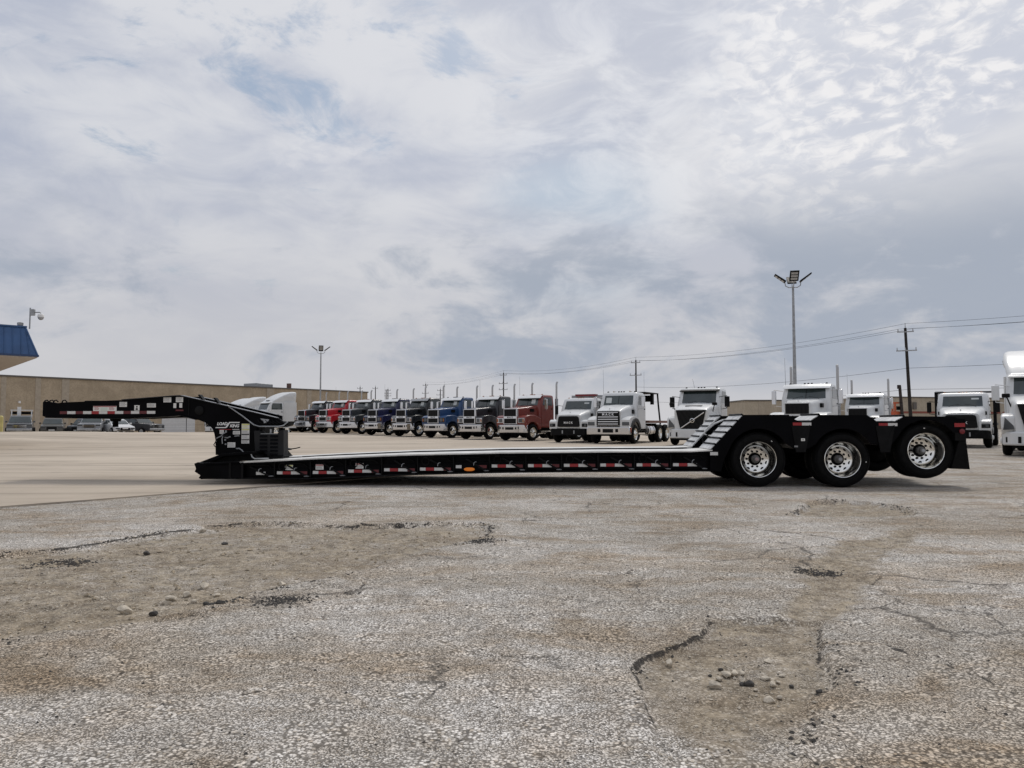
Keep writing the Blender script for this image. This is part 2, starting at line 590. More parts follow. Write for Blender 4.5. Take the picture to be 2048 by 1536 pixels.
def axis_steps():
    xs = list(np.arange(-8.6, 9.8, 0.0235))
    s = 0.03
    while xs[-1] < 420:
        s *= 1.16
        xs.append(xs[-1] + s)
    s = 0.03
    while xs[0] > -420:
        s *= 1.16
        xs.insert(0, xs[0] - s)
    ys = [1.9]
    while ys[-1] < 15:
        ys.append(ys[-1] + 0.0052 * ys[-1])
    s = 0.08
    while ys[-1] < 900:
        s *= 1.10 if ys[-1] < 30 else 1.06
        ys.append(ys[-1] + min(s, 3.0 if ys[-1] < 110 else 60))
    s = 0.02
    while ys[0] > -200:
        s *= 1.25
        ys.insert(0, ys[0] - s)
    return np.array(xs), np.array(ys)


def sheet(name, xs, ys, fz, mat, kind='structure'):
    nx, ny = len(xs), len(ys)
    X, Y = np.meshgrid(xs, ys)
    Z, attrs = fz(X, Y)
    co = np.stack([X, Y, Z], -1).reshape(-1, 3)
    idx = np.arange(nx * ny).reshape(ny, nx)
    q = np.stack([idx[:-1, :-1], idx[:-1, 1:], idx[1:, 1:], idx[1:, :-1]], -1).reshape(-1, 4)
    me = bpy.data.meshes.new(name)
    me.vertices.add(len(co))
    me.vertices.foreach_set('co', co.ravel())
    me.loops.add(q.size)
    me.loops.foreach_set('vertex_index', q.ravel().astype(np.int32))
    me.polygons.add(len(q))
    me.polygons.foreach_set('loop_start', (np.arange(len(q)) * 4).astype(np.int32))
    me.polygons.foreach_set('use_smooth', np.ones(len(q), bool))
    me.update()
    me.validate()
    for k, v in attrs.items():
        at = me.attributes.new(k, 'FLOAT', 'POINT')
        at.data.foreach_set('value', v.ravel().astype(np.float32))
    me.materials.append(mat)
    o = link(name, me)
    o['kind'] = kind
    return o


def mat_asphalt():
    m = bpy.data.materials.new('old_asphalt')
    m.use_nodes = True
    g = NG(m.node_tree)
    ps = g.n('ShaderNodeNewGeometry').outputs['Position']
    dirt = g.n('ShaderNodeAttribute', {'attribute_name': 'dirt'}).outputs['Fac']
    edge = g.n('ShaderNodeAttribute', {'attribute_name': 'edge'}).outputs['Fac']
    wob = g.vmath('ADD', ps, g.vmath('MULTIPLY', g.noise(ps, 60, 2, 0.5, 0, True), (0.012, 0.012, 0.012)))
    sel = g.ramp(g.noise(ps, 5.0, 4, 0.6), 0.44, 0.60)
    vA, vB = g.n('ShaderNodeTexVoronoi', None, Vector=wob, Scale=128.0), g.n('ShaderNodeTexVoronoi', None, Vector=wob, Scale=74.0)
    vcol = g.mix(sel, vA.outputs['Color'], vB.outputs['Color'])
    chips = g.n('ShaderNodeSeparateColor', None, Color=vcol)
    chip = chips.outputs[0]
    chip2 = chips.outputs[1]
    dist = g.n('ShaderNodeMix', {'data_type': 'FLOAT'}, i0=sel, i2=vA.outputs['Distance'], i3=vB.outputs['Distance']).outputs[0]
    big = g.noise(ps, 0.45, 6, 0.6, 0.5)
    mid = g.noise(ps, 3.0, 6, 0.65, 0.3)
    fine = g.noise(ps, 30, 4, 0.7)
    chipcol = g.mix(g.ramp(chip, 0.05, 0.95), (0.42, 0.397, 0.362), (0.94, 0.90, 0.84))
    chipcol = g.mix(g.ramp(chip2, 0.74, 1.0), chipcol, (0.56, 0.50, 0.42))
    chipcol = g.mix(g.ramp(chip2, 0.0, 0.10, 1, 0), chipcol, (0.045, 0.042, 0.04))
    bit = g.ramp(g.math('ADD', dist, g.math('MULTIPLY', fine, 0.35)), 0.54, 0.82)
    c = g.mix(g.math('MULTIPLY', bit, 0.82), chipcol, (0.095, 0.083, 0.070))
    # bleached and darker, cooler and warmer areas
    c = g.mix(g.ramp(big, 0.40, 0.62), g.mix(1.0, c, (0.86, 0.84, 0.81), 'MULTIPLY'), g.mix(1.0, c, (1.12, 1.12, 1.13), 'MULTIPLY'))
    c = g.mix(g.math('MULTIPLY', g.ramp(mid, 0.42, 0.66), 0.35), c, g.mix(1.0, c, (0.80, 0.70, 0.58), 'MULTIPLY'))
    tanz = g.noise(g.mapping(ps, loc=(7, 3, 0), scale=(0.5, 1.1, 1)), 0.6, 5, 0.6, 0.4)
    c = g.mix(g.math('MULTIPLY', g.ramp(tanz, 0.46, 0.64), 0.50), c, g.mix(1.0, c, (0.86, 0.76, 0.63), 'MULTIPLY'))
    streak = g.noise(g.mapping(ps, rot=(0, 0, RAD(35)), scale=(0.35, 4.0, 1)), 1.2, 6, 0.65, 0.5)
    c = g.mix(g.math('MULTIPLY', g.ramp(streak, 0.52, 0.70), 0.55), c, g.mix(1.0, c, (0.62, 0.58, 0.53), 'MULTIPLY'))
    mot = g.noise(g.mapping(ps, loc=(1.3, 6.1, 0), rot=(0, 0, RAD(30)), scale=(0.7, 1.3, 1)), 1.25, 6, 0.66, 0.6)
    c = g.mix(g.math('MULTIPLY', g.ramp(mot, 0.47, 0.66), 0.75), c, g.mix(1.0, c, (0.70, 0.60, 0.475), 'MULTIPLY'))
    c = g.mix(g.math('MULTIPLY', g.ramp(g.noise(g.mapping(ps, loc=(8, 2, 0)), 2.6, 6, 0.68, 0.5), 0.54, 0.70), 0.5), c, g.mix(1.0, c, (0.62, 0.56, 0.48), 'MULTIPLY'))
    # hairline cracks in places
    cw = g.vmath('ADD', ps, g.vmath('MULTIPLY', g.noise(ps, 2.4, 5, 0.65, 0, True), (0.55, 0.55, 0)))
    ck = g.voro(cw, 0.75, 'DISTANCE_TO_EDGE', 'Distance')
    ckm = g.math('MULTIPLY', g.ramp(ck, 0.002, 0.012, 1, 0), g.ramp(g.noise(ps, 0.55, 3, 0.5), 0.46, 0.58))
    c = g.mix(g.math('MULTIPLY', ckm, 0.75), c, (0.05, 0.044, 0.038))
    oil = g.ramp(g.noise(g.mapping(ps, loc=(4, 9, 0)), 0.9, 4, 0.55, 0.8), 0.62, 0.74)
    c = g.mix(g.math('MULTIPLY', oil, 0.40), c, g.mix(1.0, c, (0.45, 0.43, 0.40), 'MULTIPLY'))
    # soil in the hollows
    soil = g.mix(g.ramp(g.noise(ps, 10, 6, 0.72), 0.3, 0.7), (0.115, 0.088, 0.058), (0.42, 0.35, 0.255))
    soil = g.mix(g.math('MULTIPLY', g.ramp(g.noise(g.mapping(ps, scale=(0.6, 1.3, 1)), 1.7, 5, 0.65, 0.5), 0.45, 0.66), 0.6), soil, (0.15, 0.108, 0.068))
    soil = g.mix(g.math('MULTIPLY', g.ramp(chip, 0.62, 0.9), 0.65), soil, (0.50, 0.44, 0.35))
    soil = g.mix(g.math('MULTIPLY', g.ramp(chip2, 0.0, 0.26, 1, 0), 0.8), soil, (0.07, 0.058, 0.045))
    dm = g.ramp(g.math('ADD', g.math('MULTIPLY', dirt, 0.75), g.math('MULTIPLY', g.math('SUBTRACT', mid, 0.5), 0.9)), 0.30, 0.72)
    c = g.mix(g.math('MULTIPLY', dm, g.ramp(g.noise(ps, 4.5, 5, 0.7), 0.32, 0.60, 0.40, 0.92)), c, soil)
    # fresh black bitumen where the edge has broken
    em = g.ramp(g.math('ADD', edge, g.math('MULTIPLY', g.math('SUBTRACT', fine, 0.5), 0.9)), 0.45, 0.75)
    c = g.mix(g.math('MULTIPLY', em, 0.88), c, (0.022, 0.020, 0.019))
    hgt = g.math('ADD', g.math('MULTIPLY', dist, -1.0), g.math('MULTIPLY', fine, 0.6))
    bp = g.n('ShaderNodeBump', None, Strength=0.75, Distance=0.008, Height=hgt)
    b = g.n('ShaderNodeBsdfPrincipled', None, Base_Color=c, Roughness=0.88, Normal=bp.outputs[0])
    b.inputs['Specular IOR Level'].default_value = 0.25
    g.n('ShaderNodeOutputMaterial', None, Surface=b.outputs[0])
    return m


def mat_concrete():
    m = bpy.data.materials.new('yard_concrete')
    m.use_nodes = True
    g = NG(m.node_tree)
    ps = g.n('ShaderNodeNewGeometry').outputs['Position']
    big = g.noise(ps, 0.14, 6, 0.6, 0.4)
    st = g.noise(g.mapping(ps, rot=(0, 0, RAD(-12)), scale=(0.10, 0.9, 1)), 0.9, 7, 0.62, 0.6)
    st2 = g.noise(g.mapping(ps, rot=(0, 0, RAD(14)), scale=(0.08, 1.3, 1)), 1.1, 6, 0.6, 0.8)
    fine = g.noise(ps, 18, 5, 0.7)
    c = g.mix(g.ramp(big, 0.35, 0.65), (0.43, 0.365, 0.29), (0.54, 0.465, 0.375))
    c = g.mix(g.math('MULTIPLY', g.ramp(st, 0.50, 0.66), 0.60), c, (0.27, 0.225, 0.175))
    c = g.mix(g.math('MULTIPLY', g.ramp(st2, 0.52, 0.68), 0.60), c, (0.25, 0.21, 0.165))
    c = g.mix(g.math('MULTIPLY', g.ramp(fine, 0.55, 0.75), 0.25), c, (0.24, 0.21, 0.18))
    sp = g.ramp(g.noise(g.mapping(ps, loc=(2, 5, 0)), 0.55, 5, 0.6, 0.9), 0.60, 0.72)
    c = g.mix(g.math('MULTIPLY', sp, 0.45), c, (0.19, 0.165, 0.14))
    bp = g.n('ShaderNodeBump', None, Strength=0.25, Distance=0.004, Height=fine)
    b = g.n('ShaderNodeBsdfPrincipled', None, Base_Color=c, Roughness=0.85, Normal=bp.outputs[0])
    b.inputs['Specular IOR Level'].default_value = 0.3
    g.n('ShaderNodeOutputMaterial', None, Surface=b.outputs[0])
    return m


xs, ys = axis_steps()


def side_of_seam(X, Y):
    """distance into the concrete from the seam line"""
    dx, dy = 3.07, 4.15
    L = math.hypot(dx, dy)
    return (-(X + 3.55) * dy + (Y - 13.85) * dx) / L


def f_asphalt(X, Y):
    z, dirt, edge = asphalt_fields(X, Y)
    inside = ss(0.05, 0.6, side_of_seam(X, Y))
    z = z * (1 - ss(-0.9, -0.1, side_of_seam(X, Y))) + rise(X, Y) - 0.05 * inside
    edge = edge * (1 - inside)
    edge = np.maximum(edge, 0.8 * np.exp(-((side_of_seam(X, Y) + 0.03) / 0.05) ** 2) * ss(-0.2, 0.15, n2.fbm(X * 0.9, Y * 0.9, 3)))
    return z, {'dirt': dirt, 'edge': edge}


ground = sheet('ground', xs, ys, f_asphalt, mat_asphalt())


def concrete_apron():
    """slab poured up to the seam; rows follow the seam so the edge stays straight"""
    dx, dy = 3.07 / 5.162, 4.15 / 5.162
    t = np.concatenate([np.arange(-60, -12, 4.0), np.arange(-12, 6, 0.12), np.arange(6, 130, 2.5), np.arange(130, 700, 40)])
    w = np.concatenate([[0, 0.0001, 0.03, 0.2], np.geomspace(0.6, 60, 50), np.geomspace(65, 600, 18)])
    T, Wd = np.meshgrid(t, w)
    wob = n1.fbm(T * 0.8, T * 0 + 3.3, 4) * 0.05 * (Wd < 0.1)
    X = -3.55 + dx * T - dy * (Wd + wob)
    Y = 13.85 + dy * T + dx * (Wd + wob)
    Z = rise(X, Y) + 0.02 + n3.fbm(X * 0.2, Y * 0.2, 2) * 0.006 * ss(0.2, 2, Wd)
    Z[0] -= 0.10
    co = np.stack([X, Y, Z], -1).reshape(-1, 3)
    nx, ny = len(t), len(w)
    idx = np.arange(nx * ny).reshape(ny, nx)
    q = np.stack([idx[:-1, :-1], idx[:-1, 1:], idx[1:, 1:], idx[1:, :-1]], -1).reshape(-1, 4)
    me = bpy.data.meshes.new('concrete_yard')
    me.from_pydata(co.tolist(), [], q.tolist())
    me.polygons.foreach_set('use_smooth', [True] * len(me.polygons))
    me.set_sharp_from_angle(angle=RAD(40))
    me.materials.append(mat_concrete())
    o = link('pavement', me)
    o['kind'] = 'structure'
    return o


concrete_apron()


# ------------------------------------------------------------------ lowboy trailer
# local frame: x towards the rear, y away from the camera side, z up; origin under the first near wheel
TA = RAD(2.5)
TR = empty('lowboy_trailer', (4.1965, 12.87, 0), -TA,
           'long black lowboy trailer with gooseneck, low deck and three rear axles', 'trailer')
TOPP = [(-9.70, .385), (-8.90, .421), (-8.28, .448), (-7.92, .471), (-6.16, .548), (-4.41, .590), (-2.68, .610), (-.97, .622), (-.78, .640)]
BOTP = [(-9.69, .112), (-7.74, .112), (-6.15, .184), (-4.41, .232), (-2.68, .254), (-.80, .267)]


def ip(prof, x):
    return float(np.interp(x, [p[0] for p in prof], [p[1] for p in prof]))


def zt(x):
    return ip(TOPP, x)


def zb(x):
    return ip(BOTP, x)


def strip(x0, x1, fa, fb, n=24):
    xs_ = np.linspace(x0, x1, n)
    return [(x, fa(x)) for x in xs_] + [(x, fb(x)) for x in xs_[::-1]]


DW = 2.59
for side, y0, y1 in ((0, 0.10, 0.16), (1, DW - 0.16, DW - 0.10)):
    MB().prism(strip(-9.66, -0.72, lambda x: zt(x) - 0.02, lambda x: zb(x) + 0.015), 'y', y0, y1).build('side_beam', BLACK, TR, smooth=20)
    ya, yb = (0.0, 0.16) if side == 0 else (DW - 0.16, DW)
    MB().prism(strip(-9.60, -0.75, lambda x: zt(x) - 0.022, lambda x: zt(x) - 0.052), 'y', ya, yb).build('top_rail', BLACK, TR, smooth=20)
    MB().prism(strip(-9.66, -0.80, lambda x: zb(x) + 0.022, lambda x: zb(x)), 'y', ya, yb).build('bottom_rail', BLACK2, TR, smooth=20)
# two running tracks with an open centre
for y0, y1 in ((0.0, 0.98), (1.61, DW)):
    MB().prism(strip(-9.0, -0.76, lambda x: zt(x), lambda x: zt(x) - 0.022), 'y', y0, y1).build('deck_track', DECK, TR, smooth=20)
MB().prism(strip(-9.0, -0.5, lambda x: zt(x) - 0.035, lambda x: zb(x) + 0.04), 'y', 0.95, 1.64).build('centre_beam', UNDER, TR, smooth=20)
MB().prism(strip(-9.0, -0.6, lambda x: zb(x) + 0.16, lambda x: zb(x) + 0.13), 'y', 0.17, DW - 0.17).build('floor_pan', UNDER, TR, smooth=20)
# raised inner lip between the tracks
for y0 in (0.98, 1.57):
    MB().prism(strip(-8.4, -0.9, lambda x: zt(x) + 0.004, lambda x: zt(x) - 0.04), 'y', y0, y0 + 0.04).build('track_lip', BLACK, TR, smooth=20)

# front of the deck: solid side plate with hooked nose, and the folded front ramp
for y0, y1 in ((0.0, 0.09), (DW - 0.09, DW)):
    MB().prism([(-9.81, .243), (-9.785, .29), (-9.82, .38), (-9.76, .405), (-9.7, .392), (-8.93, .425), (-8.93, .115), (-9.69, .108), (-9.735, .128), (-9.705, .175)],
               'y', y0, y1).build('nose_plate', BLACK, TR, smooth=20, bevel=0.006)
for x in (-9.17, -8.95):
    MB().box(x - 0.018, x + 0.018, -0.012, 0.05, .125, .40).build('nose_rib', BLACK2, TR)
MB().prism([(-9.88, .335), (-9.885, .365), (-9.83, .40), (-9.45, .545), (-8.92, .588), (-8.86, .575), (-8.86, .545), (-9.42, .495), (-9.80, .335)],
           'y', 0.28, 2.31).build('front_ramp', BLACK, TR, smooth=20, bevel=0.006)
MB().prism([(-9.72, .37), (-9.40, .49), (-8.90, .54), (-8.80, .43)], 'y', 0.36, 2.2).build('ramp_bed', UNDER, TR, smooth=20)
MB().tube([(-8.93, 0.3, .58), (-8.9, 0.3, .49), (-8.85, 0.3, .455), (-8.6, 0.3, .462)], 0.012, 6).build('grab_bar', STEEL, TR)

# gooseneck
NECK = [(-13.19, 1.500), (-13.16, 1.512), (-13.08, 1.505), (-12.90, 1.478), (-12.75, 1.493), (-11.63, 1.535), (-10.62, 1.609), (-10.50, 1.614), (-9.63, 1.419), (-9.06, 1.287),
        (-8.60, 1.174), (-8.50, 1.10), (-8.56, 1.03), (-9.04, 1.01), (-9.04, .47), (-9.816, .50), (-9.825, .78), (-9.85, .90), (-9.884, .986),
        (-9.95, 1.055), (-10.03, 1.108), (-10.18, 1.165), (-10.50, 1.25), (-10.7, 1.231), (-11.48, 1.193), (-12.36, 1.194), (-13.12, 1.205), (-13.19, 1.235)]
for y0, y1 in ((0.85, 0.90), (1.69, 1.74)):
    prof_ = NECK if y0 < 1 else [(min(x, -8.86), z if x < -8.9 else z + .07) for x, z in NECK]
    MB().prism(prof_, 'y', y0, y1).build('neck_plate', BLACK, TR, smooth=20, bevel=0.004)
core = [(-13.1, 1.47), (-12.7, 1.46), (-10.6, 1.58), (-10.45, 1.56), (-9.06, 1.20), (-9.0, 1.05), (-9.06, .52), (-9.79, .54), (-9.80, .78), (-9.86, .98), (-10.01, 1.12), (-10.5, 1.27), (-11.48, 1.215), (-13.1, 1.23)]
MB().prism(core, 'y', 0.90, 1.69).build('neck_core', UNDER, TR, smooth=20)


def flange(pts, th, y0, y1, name, mat):
    up = [(x, z + th) for x, z in pts]
    MB().prism(pts + up[::-1], 'y', y0, y1).build(name, mat, TR, smooth=20)


for y0, y1 in ((0.80, 0.98), (1.61, 1.79)):
    flange([(-11.63, 1.535), (-10.62, 1.609), (-10.50, 1.614), (-9.63, 1.419), (-9.06, 1.287)] + ([(-8.66, 1.19)] if y0 < 1 else [(-8.95, 1.26)]), 0.012, y0, y1, 'top_flange', FLANGE)
    flange([(-13.1, 1.193), (-12.36, 1.182), (-11.48, 1.181), (-10.7, 1.219), (-10.5, 1.238), (-10.2, 1.158)], 0.011, y0, y1, 'bottom_flange', BLACK2)
# kingpin below the neck, hook teeth at its front
MB().cyl((-12.02, 1.3, 1.19), (-12.02, 1.3, 1.13), 0.11, 0.09, 16).cyl((-12.02, 1.3, 1.13), (-12.02, 1.3, 1.02), 0.05, 0.055, 12).build('kingpin', UNDER, TR)
for k, x in enumerate((-13.13, -13.03, -12.95, -12.78)):
    MB().tube([(x - .05, .87, 1.47), (x - .03, .87, 1.525), (x + .01, .87, 1.535), (x + .05, .87, 1.50)], 0.013, 6).build('hose_hook', BLACK2, TR)
for k in range(5):
    x = -12.42 + 0.075 * k
    MB().prism([(x, 1.505), (x + .05, 1.508), (x + .09, 1.525), (x + .03, 1.525)], 'y', 0.9, 1.3).build('tread_cleat', BLACK2, TR)
for x, z in ((-10.16, 1.56), (-9.86, 1.50)):
    MB().hexa([(x, 1.0, z - .03), (x + .04, 1.0, z - .045), (x + .04, 1.12, z - .045), (x, 1.12, z - .03),
               (x - .10, 1.0, z + .075), (x - .06, 1.0, z + .085), (x - .06, 1.12, z + .085), (x - .10, 1.12, z + .075)]).build('lock_lever', BLACK2, TR, bevel=0.006)
MB().lathe([(0.085, 0.0), (0.085, -0.018), (0.06, -0.026), (0.02, -0.026)], (-10.14, 0.85, 1.335), 24, cap=True).build('pivot_boss', BLACK2, TR)
MB().box(-10.35, -10.335, 0.838, 0.85, 1.24, 1.56).build('neck_rib', BLACK2, TR)
# strap bar running down the neck and the tray behind it
MB().tube([(-9.60, .82, 1.43), (-9.30, .82, 1.23), (-9.08, .82, 1.065), (-8.98, .82, 1.035), (-8.62, .82, 1.035), (-8.52, .82, 1.05), (-8.44, .82, 1.12)], 0.013, 8).build('strap_bar', STEEL, TR)
MB().prism([(-9.08, 1.14), (-8.98, 1.20), (-8.55, 1.12), (-8.42, 1.13), (-8.47, 1.05), (-8.58, 1.02), (-9.02, 1.02)], 'y', 0.9, 1.2).build('valve_tray', UNDER, TR, smooth=20)
rng = random.Random(4)
for k in range(7):
    x = -9.02 + 0.07 * k
    MB().tube([(x, .86, 1.17 - .004 * k), (x + .03, .83, 1.12), (x + .10, .83, 1.09), (x + .13, .87, 1.05)], 0.011, 6).build('hydraulic_hose', BLACK2, TR)
MB().prism([(-8.97, 1.185), (-8.80, 1.165), (-8.84, 1.10), (-8.9, 1.09)], 'y', .842, .848).build('valve_bracket', STEEL, TR)
MB().cyl((-8.86, .84, 1.12), (-8.86, .78, 1.12), 0.022, n=10).build('valve_knob', STEEL, TR)

# louvred power unit behind the neck
pu = sub('power_unit', TR)
MB().prism([(-9.07, .955), (-8.97, .955), (-8.93, .905), (-8.62, .905), (-8.59, .955), (-8.51, .97), (-8.50, .49), (-9.04, .47)], 'y', 0.80, 1.06).build('housing', pbr('grey_black_cover', (0.009, 0.009, 0.010), 0.5, spec=0.25, var=0.3), pu, smooth=20, bevel=0.006)
for col in range(2):
    for r in range(6):
        x0 = -8.955 + col * 0.20
        z0 = .86 - r * .068
        MB().hexa([(x0, .80, z0 - .022), (x0 + .145, .80, z0 - .022), (x0 + .145, .78, z0 - .026), (x0, .78, z0 - .026),
                   (x0, .80, z0 + .012), (x0 + .145, .80, z0 + .012), (x0 + .145, .799, z0 + .012), (x0, .799, z0 + .012)]).build('louver', BLACK, pu)
MB().box(-8.94, -8.62, .796, .80, .893, .903).build('edge_trim', STEEL, pu)
MB().box(-8.79, -8.765, .86, .90, .905, .985).build('filler_neck', STEEL, pu)
MB().tube([(-8.5, 1.2, .60), (-8.4, 1.2, .615), (-8.32, 1.2, .635)], 0.010, 6).build('latch_rod', BLACK2, TR)
MB().box(-9.02, -8.50, .74, 1.12, .44, .48).build('unit_base', BLACK2, TR)

# air lines and couplings on the neck leg
cp_ = sub('air_coupling', TR)
MB().tube([(-9.78, .82, .80), (-9.80, .80, .74), (-9.83, .80, .69), (-9.80, .80, .65), (-9.77, .82, .68)], 0.010, 6).build('hose_loop', BLACK2, cp_)
MB().tube([(-9.60, .83, .93), (-9.66, .81, .90), (-9.70, .81, .85), (-9.78, .82, .82), (-9.80, .83, .74)], 0.010, 6).build('hose', STEEL, cp_)
MB().tube([(-9.66, .82, .87), (-9.68, .81, .80), (-9.67, .81, .71)], 0.009, 6).build('hose', STEEL, cp_)
MB().tube([(-9.63, .82, .83), (-9.58, .81, .82), (-9.52, .82, .845)], 0.013, 6).build('coupling', STEEL, cp_)
MB().box(-9.66, -9.56, .80, .85, .84, .88).build('valve', BLACK2, cp_)
for x, z in ((-9.62, .945), (-9.63, .78), (-9.62, .70)):
    MB().lathe([(0.016, 0), (0.016, -.02), (0.008, -.024)], (x, .85, z), 12, cap=True).build('gauge', STEEL, cp_)
MB().tube([(-9.42, .842, .62), (-9.36, .842, .62), (-9.31, .842, .59), (-9.28, .842, .55)], 0.012, 6).build('handle_bow', STEEL, TR)
MB().prism([(-9.46, .86), (-9.37, .868), (-9.36, .853), (-9.46, .845)], 'y', .844, .849).build('latch_plate', STEEL, TR)


def sticker(x0, x1, z0, z1, y, mat=DECAL, name='warning_label', head=None):
    o = MB().box(x0, x1, y - 0.003, y, z0, z1).build(name, mat, TR)
    if head:
        MB().box(x0 + .004, x1 - .004, y - 0.0045, y - 0.003, z1 - (z1 - z0) * .24, z1 - .004).build('label_heading', head, o)
    return o


def printed_lines(o, x0, x1, zs, y, mat=None, jit=0.25):
    r = random.Random(int(x0 * 1000) & 1023)
    for z in zs:
        a = x0 + 0.008
        b = x1 - 0.008 - r.random() * (x1 - x0) * jit
        MB().box(a, b, y - .0042, y - .003, z - .0035, z + .0035).build('printed_line', mat or pbr('print_grey', (.25, .25, .25), .6), o)


NY = 0.85
# neck: long sign, small labels, reflective tape row
o = sticker(-12.20, -11.745, 1.326, 1.421, NY, DECAL)
MB().box(-12.195, -11.75, NY - .0045, NY - .003, 1.405, 1.418).build('label_heading', TAPER, o)
for a, b in ((-12.185, -12.06), (-11.9, -11.77)):
    printed_lines(o, a, b, (1.392, 1.372, 1.352), NY, TAPER)
MB().box(-12.05, -11.92, NY - .0045, NY - .003, 1.335, 1.397).build('label_panel', pbr('pale_green', (.55, .62, .55), .5), o)
for (a, b, c, d) in ((-11.69, -11.545, 1.405, 1.497), (-11.155, -10.985, 1.395, 1.472), (-10.84, -10.69, 1.49, 1.585), (-10.60, -10.46, 1.492, 1.588)):
    o = sticker(a, b, c, d, NY)
    printed_lines(o, a, b, [c + (d - c) * k for k in (.25, .45, .65, .85)], NY)
o = sticker(-11.40, -11.30, 1.335, 1.435, NY)
MB().lathe([(0.016, -.0045), (0.016, -.003)], (-11.35, NY, 1.405), 12, cap=True).build('rider_mark', BLACK, o)
MB().prism([(-11.375, 1.345), (-11.33, 1.345), (-11.335, 1.38), (-11.37, 1.38)], 'y', NY - .0045, NY - .003).build('rider_mark', BLACK, o)
sticker(-10.645, -10.59, 1.382, 1.472, NY)
sticker(-10.53, -10.475, 1.388, 1.475, NY)
sticker(-10.60, -10.45, 1.325, 1.352, NY, TAPED, 'reflective_tape')
x = -12.85
for k in range(12):
    w = 0.145 if k % 2 == 0 else 0.165
    o = sticker(x, x + w - 0.003, 1.268 + 0.006 * k / 12, 1.322 + 0.006 * k / 12, NY + 0.0015, (TAPED if k % 2 == 0 else TAPEW), 'reflective_tape')
    if k in (4, 6):
        o.data.materials[0] = TAPER
    x += w
# neck leg: maker's lettering, tall label strip, small labels
lettering('maker_lettering', 'LOAD', 0.076, WHITE2, TR, (-9.70, NY - .004, 1.082), (RAD(90), 0, 0), shear=0.25, bold=0.003, space=0.92)
lettering('maker_lettering', 'KING', 0.076, WHITE2, TR, (-9.465, NY - .004, 1.043), (RAD(90), 0, 0), shear=0.25, bold=0.003, space=0.92)
MB().prism([(-9.565, 1.118), (-9.36, 1.118), (-9.37, 1.098), (-9.55, 1.098), (-9.60, 1.02), (-9.625, 1.004), (-9.83, 1.004), (-9.815, 1.022), (-9.635, 1.022)], 'y', NY - .005, NY - .003).build('maker_emblem', WHITE2, TR)
MB().box(-9.76, -9.52, NY - .005, NY - .003, .972, .982).build('maker_underline', TAPER, TR)
MB().box(-9.50, -9.37, NY - .005, NY - .003, .974, .984).build('maker_underline', DECAL, TR)
for k, (za, zc) in enumerate(((.99, 1.085), (.90, .985), (.80, .895), (.715, .795))):
    o = sticker(-9.325, -9.175, za, zc, NY, DECAL, head=(YELLOW if k < 2 else BLACK2))
    printed_lines(o, -9.325, -9.175, [za + (zc - za) * q for q in (.2, .4, .6)], NY, YELLOW if k == 0 else None)
for (a, b, c, d) in ((-9.745, -9.665, .895, .967), (-9.49, -9.355, .885, .95), (-9.59, -9.44, .64, .735)):
    o = sticker(a, b, c, d, NY)
    printed_lines(o, a, b, [c + (d - c) * k for k in (.25, .5, .75)], NY)

# deck side: bays with swing-out brackets, rings and tape
UNITS = [-8.349, -7.709, -7.08, -6.445, -5.813, -5.184, -4.556, -3.923, -3.301, -2.673, -2.048, -1.425]
ring_me = None
for k, x in enumerate([-8.98] + UNITS):
    base = zb(x + .3)
    zt_ = zt(x + .3)
    h = zt_ - base
    # bay rib
    MB().hexa([(x - .05, .04, base + .02), (x - .03, .04, base + .02), (x - .03, .11, base + .02), (x - .05, .11, base + .02),
               (x - .05, .02, zt_ - .06), (x - .03, .02, zt_ - .06), (x - .03, .11, zt_ - .06), (x - .05, .11, zt_ - .06)]).build('bay_rib', BLACK2, TR)
    # swing bracket: diagonal blade with a pin lever and a foot
    br = sub('swing_bracket', TR)
    xa, xb = x + .17, x + .50
    if k == 0:
        xa, xb = x + .14, x + .48
    MB().hexa([(xa, .03, zt_ - .115), (xa + .02, .03, zt_ - .095), (xa + .02, .09, zt_ - .095), (xa, .09, zt_ - .115),
               (xb - .01, .03, base + .055), (xb + .02, .03, base + .07), (xb + .02, .09, base + .07), (xb - .01, .09, base + .055)]).build('blade', BLACK2, br)
    MB().box(x + .05, x + .42, .06, .10, zt_ - .085, zt_ - .07).build('hanger', BLACK2, br)
    MB().tube([(x + .42, .07, zt_ - .078), (x + .47, .07, zt_ - .085), (x + .53, .07, zt_ - .13)], 0.010, 6).build('hanger_arm', BLACK2, br)
    zl = (zt_ + base) / 2
    MB().tube([(x + .315, .005, zl - .035), (x + .322, .005, zl + .005), (x + .345, .01, zl + .025), (x + .36, .03, zl + .022)], 0.006, 6).build('pin_lever', STEEL, br)
    MB().lathe([(0.045, 0), (0.05, .008), (0.02, .016)], (x + .535, .03, base + .045), 14, axis='z', cap=True).build('foot', STEEL, br)
    if k % 2 == 1:
        rg = sub('tie_ring', TR)
        cx, cz = x + .10, (zt_ - .135)
        pts = [(cx + .062 * math.cos(a), .035, cz + .068 * math.sin(a)) for a in np.linspace(RAD(120), RAD(420), 22)]
        MB().tube(pts, 0.008, 6).build('ring_bow', BLACK2, rg)
        MB().box(cx - .035, cx + .035, .01, .09, cz + .055, cz + .085).build('ring_clip', BLACK2, rg)
TY = 0.052
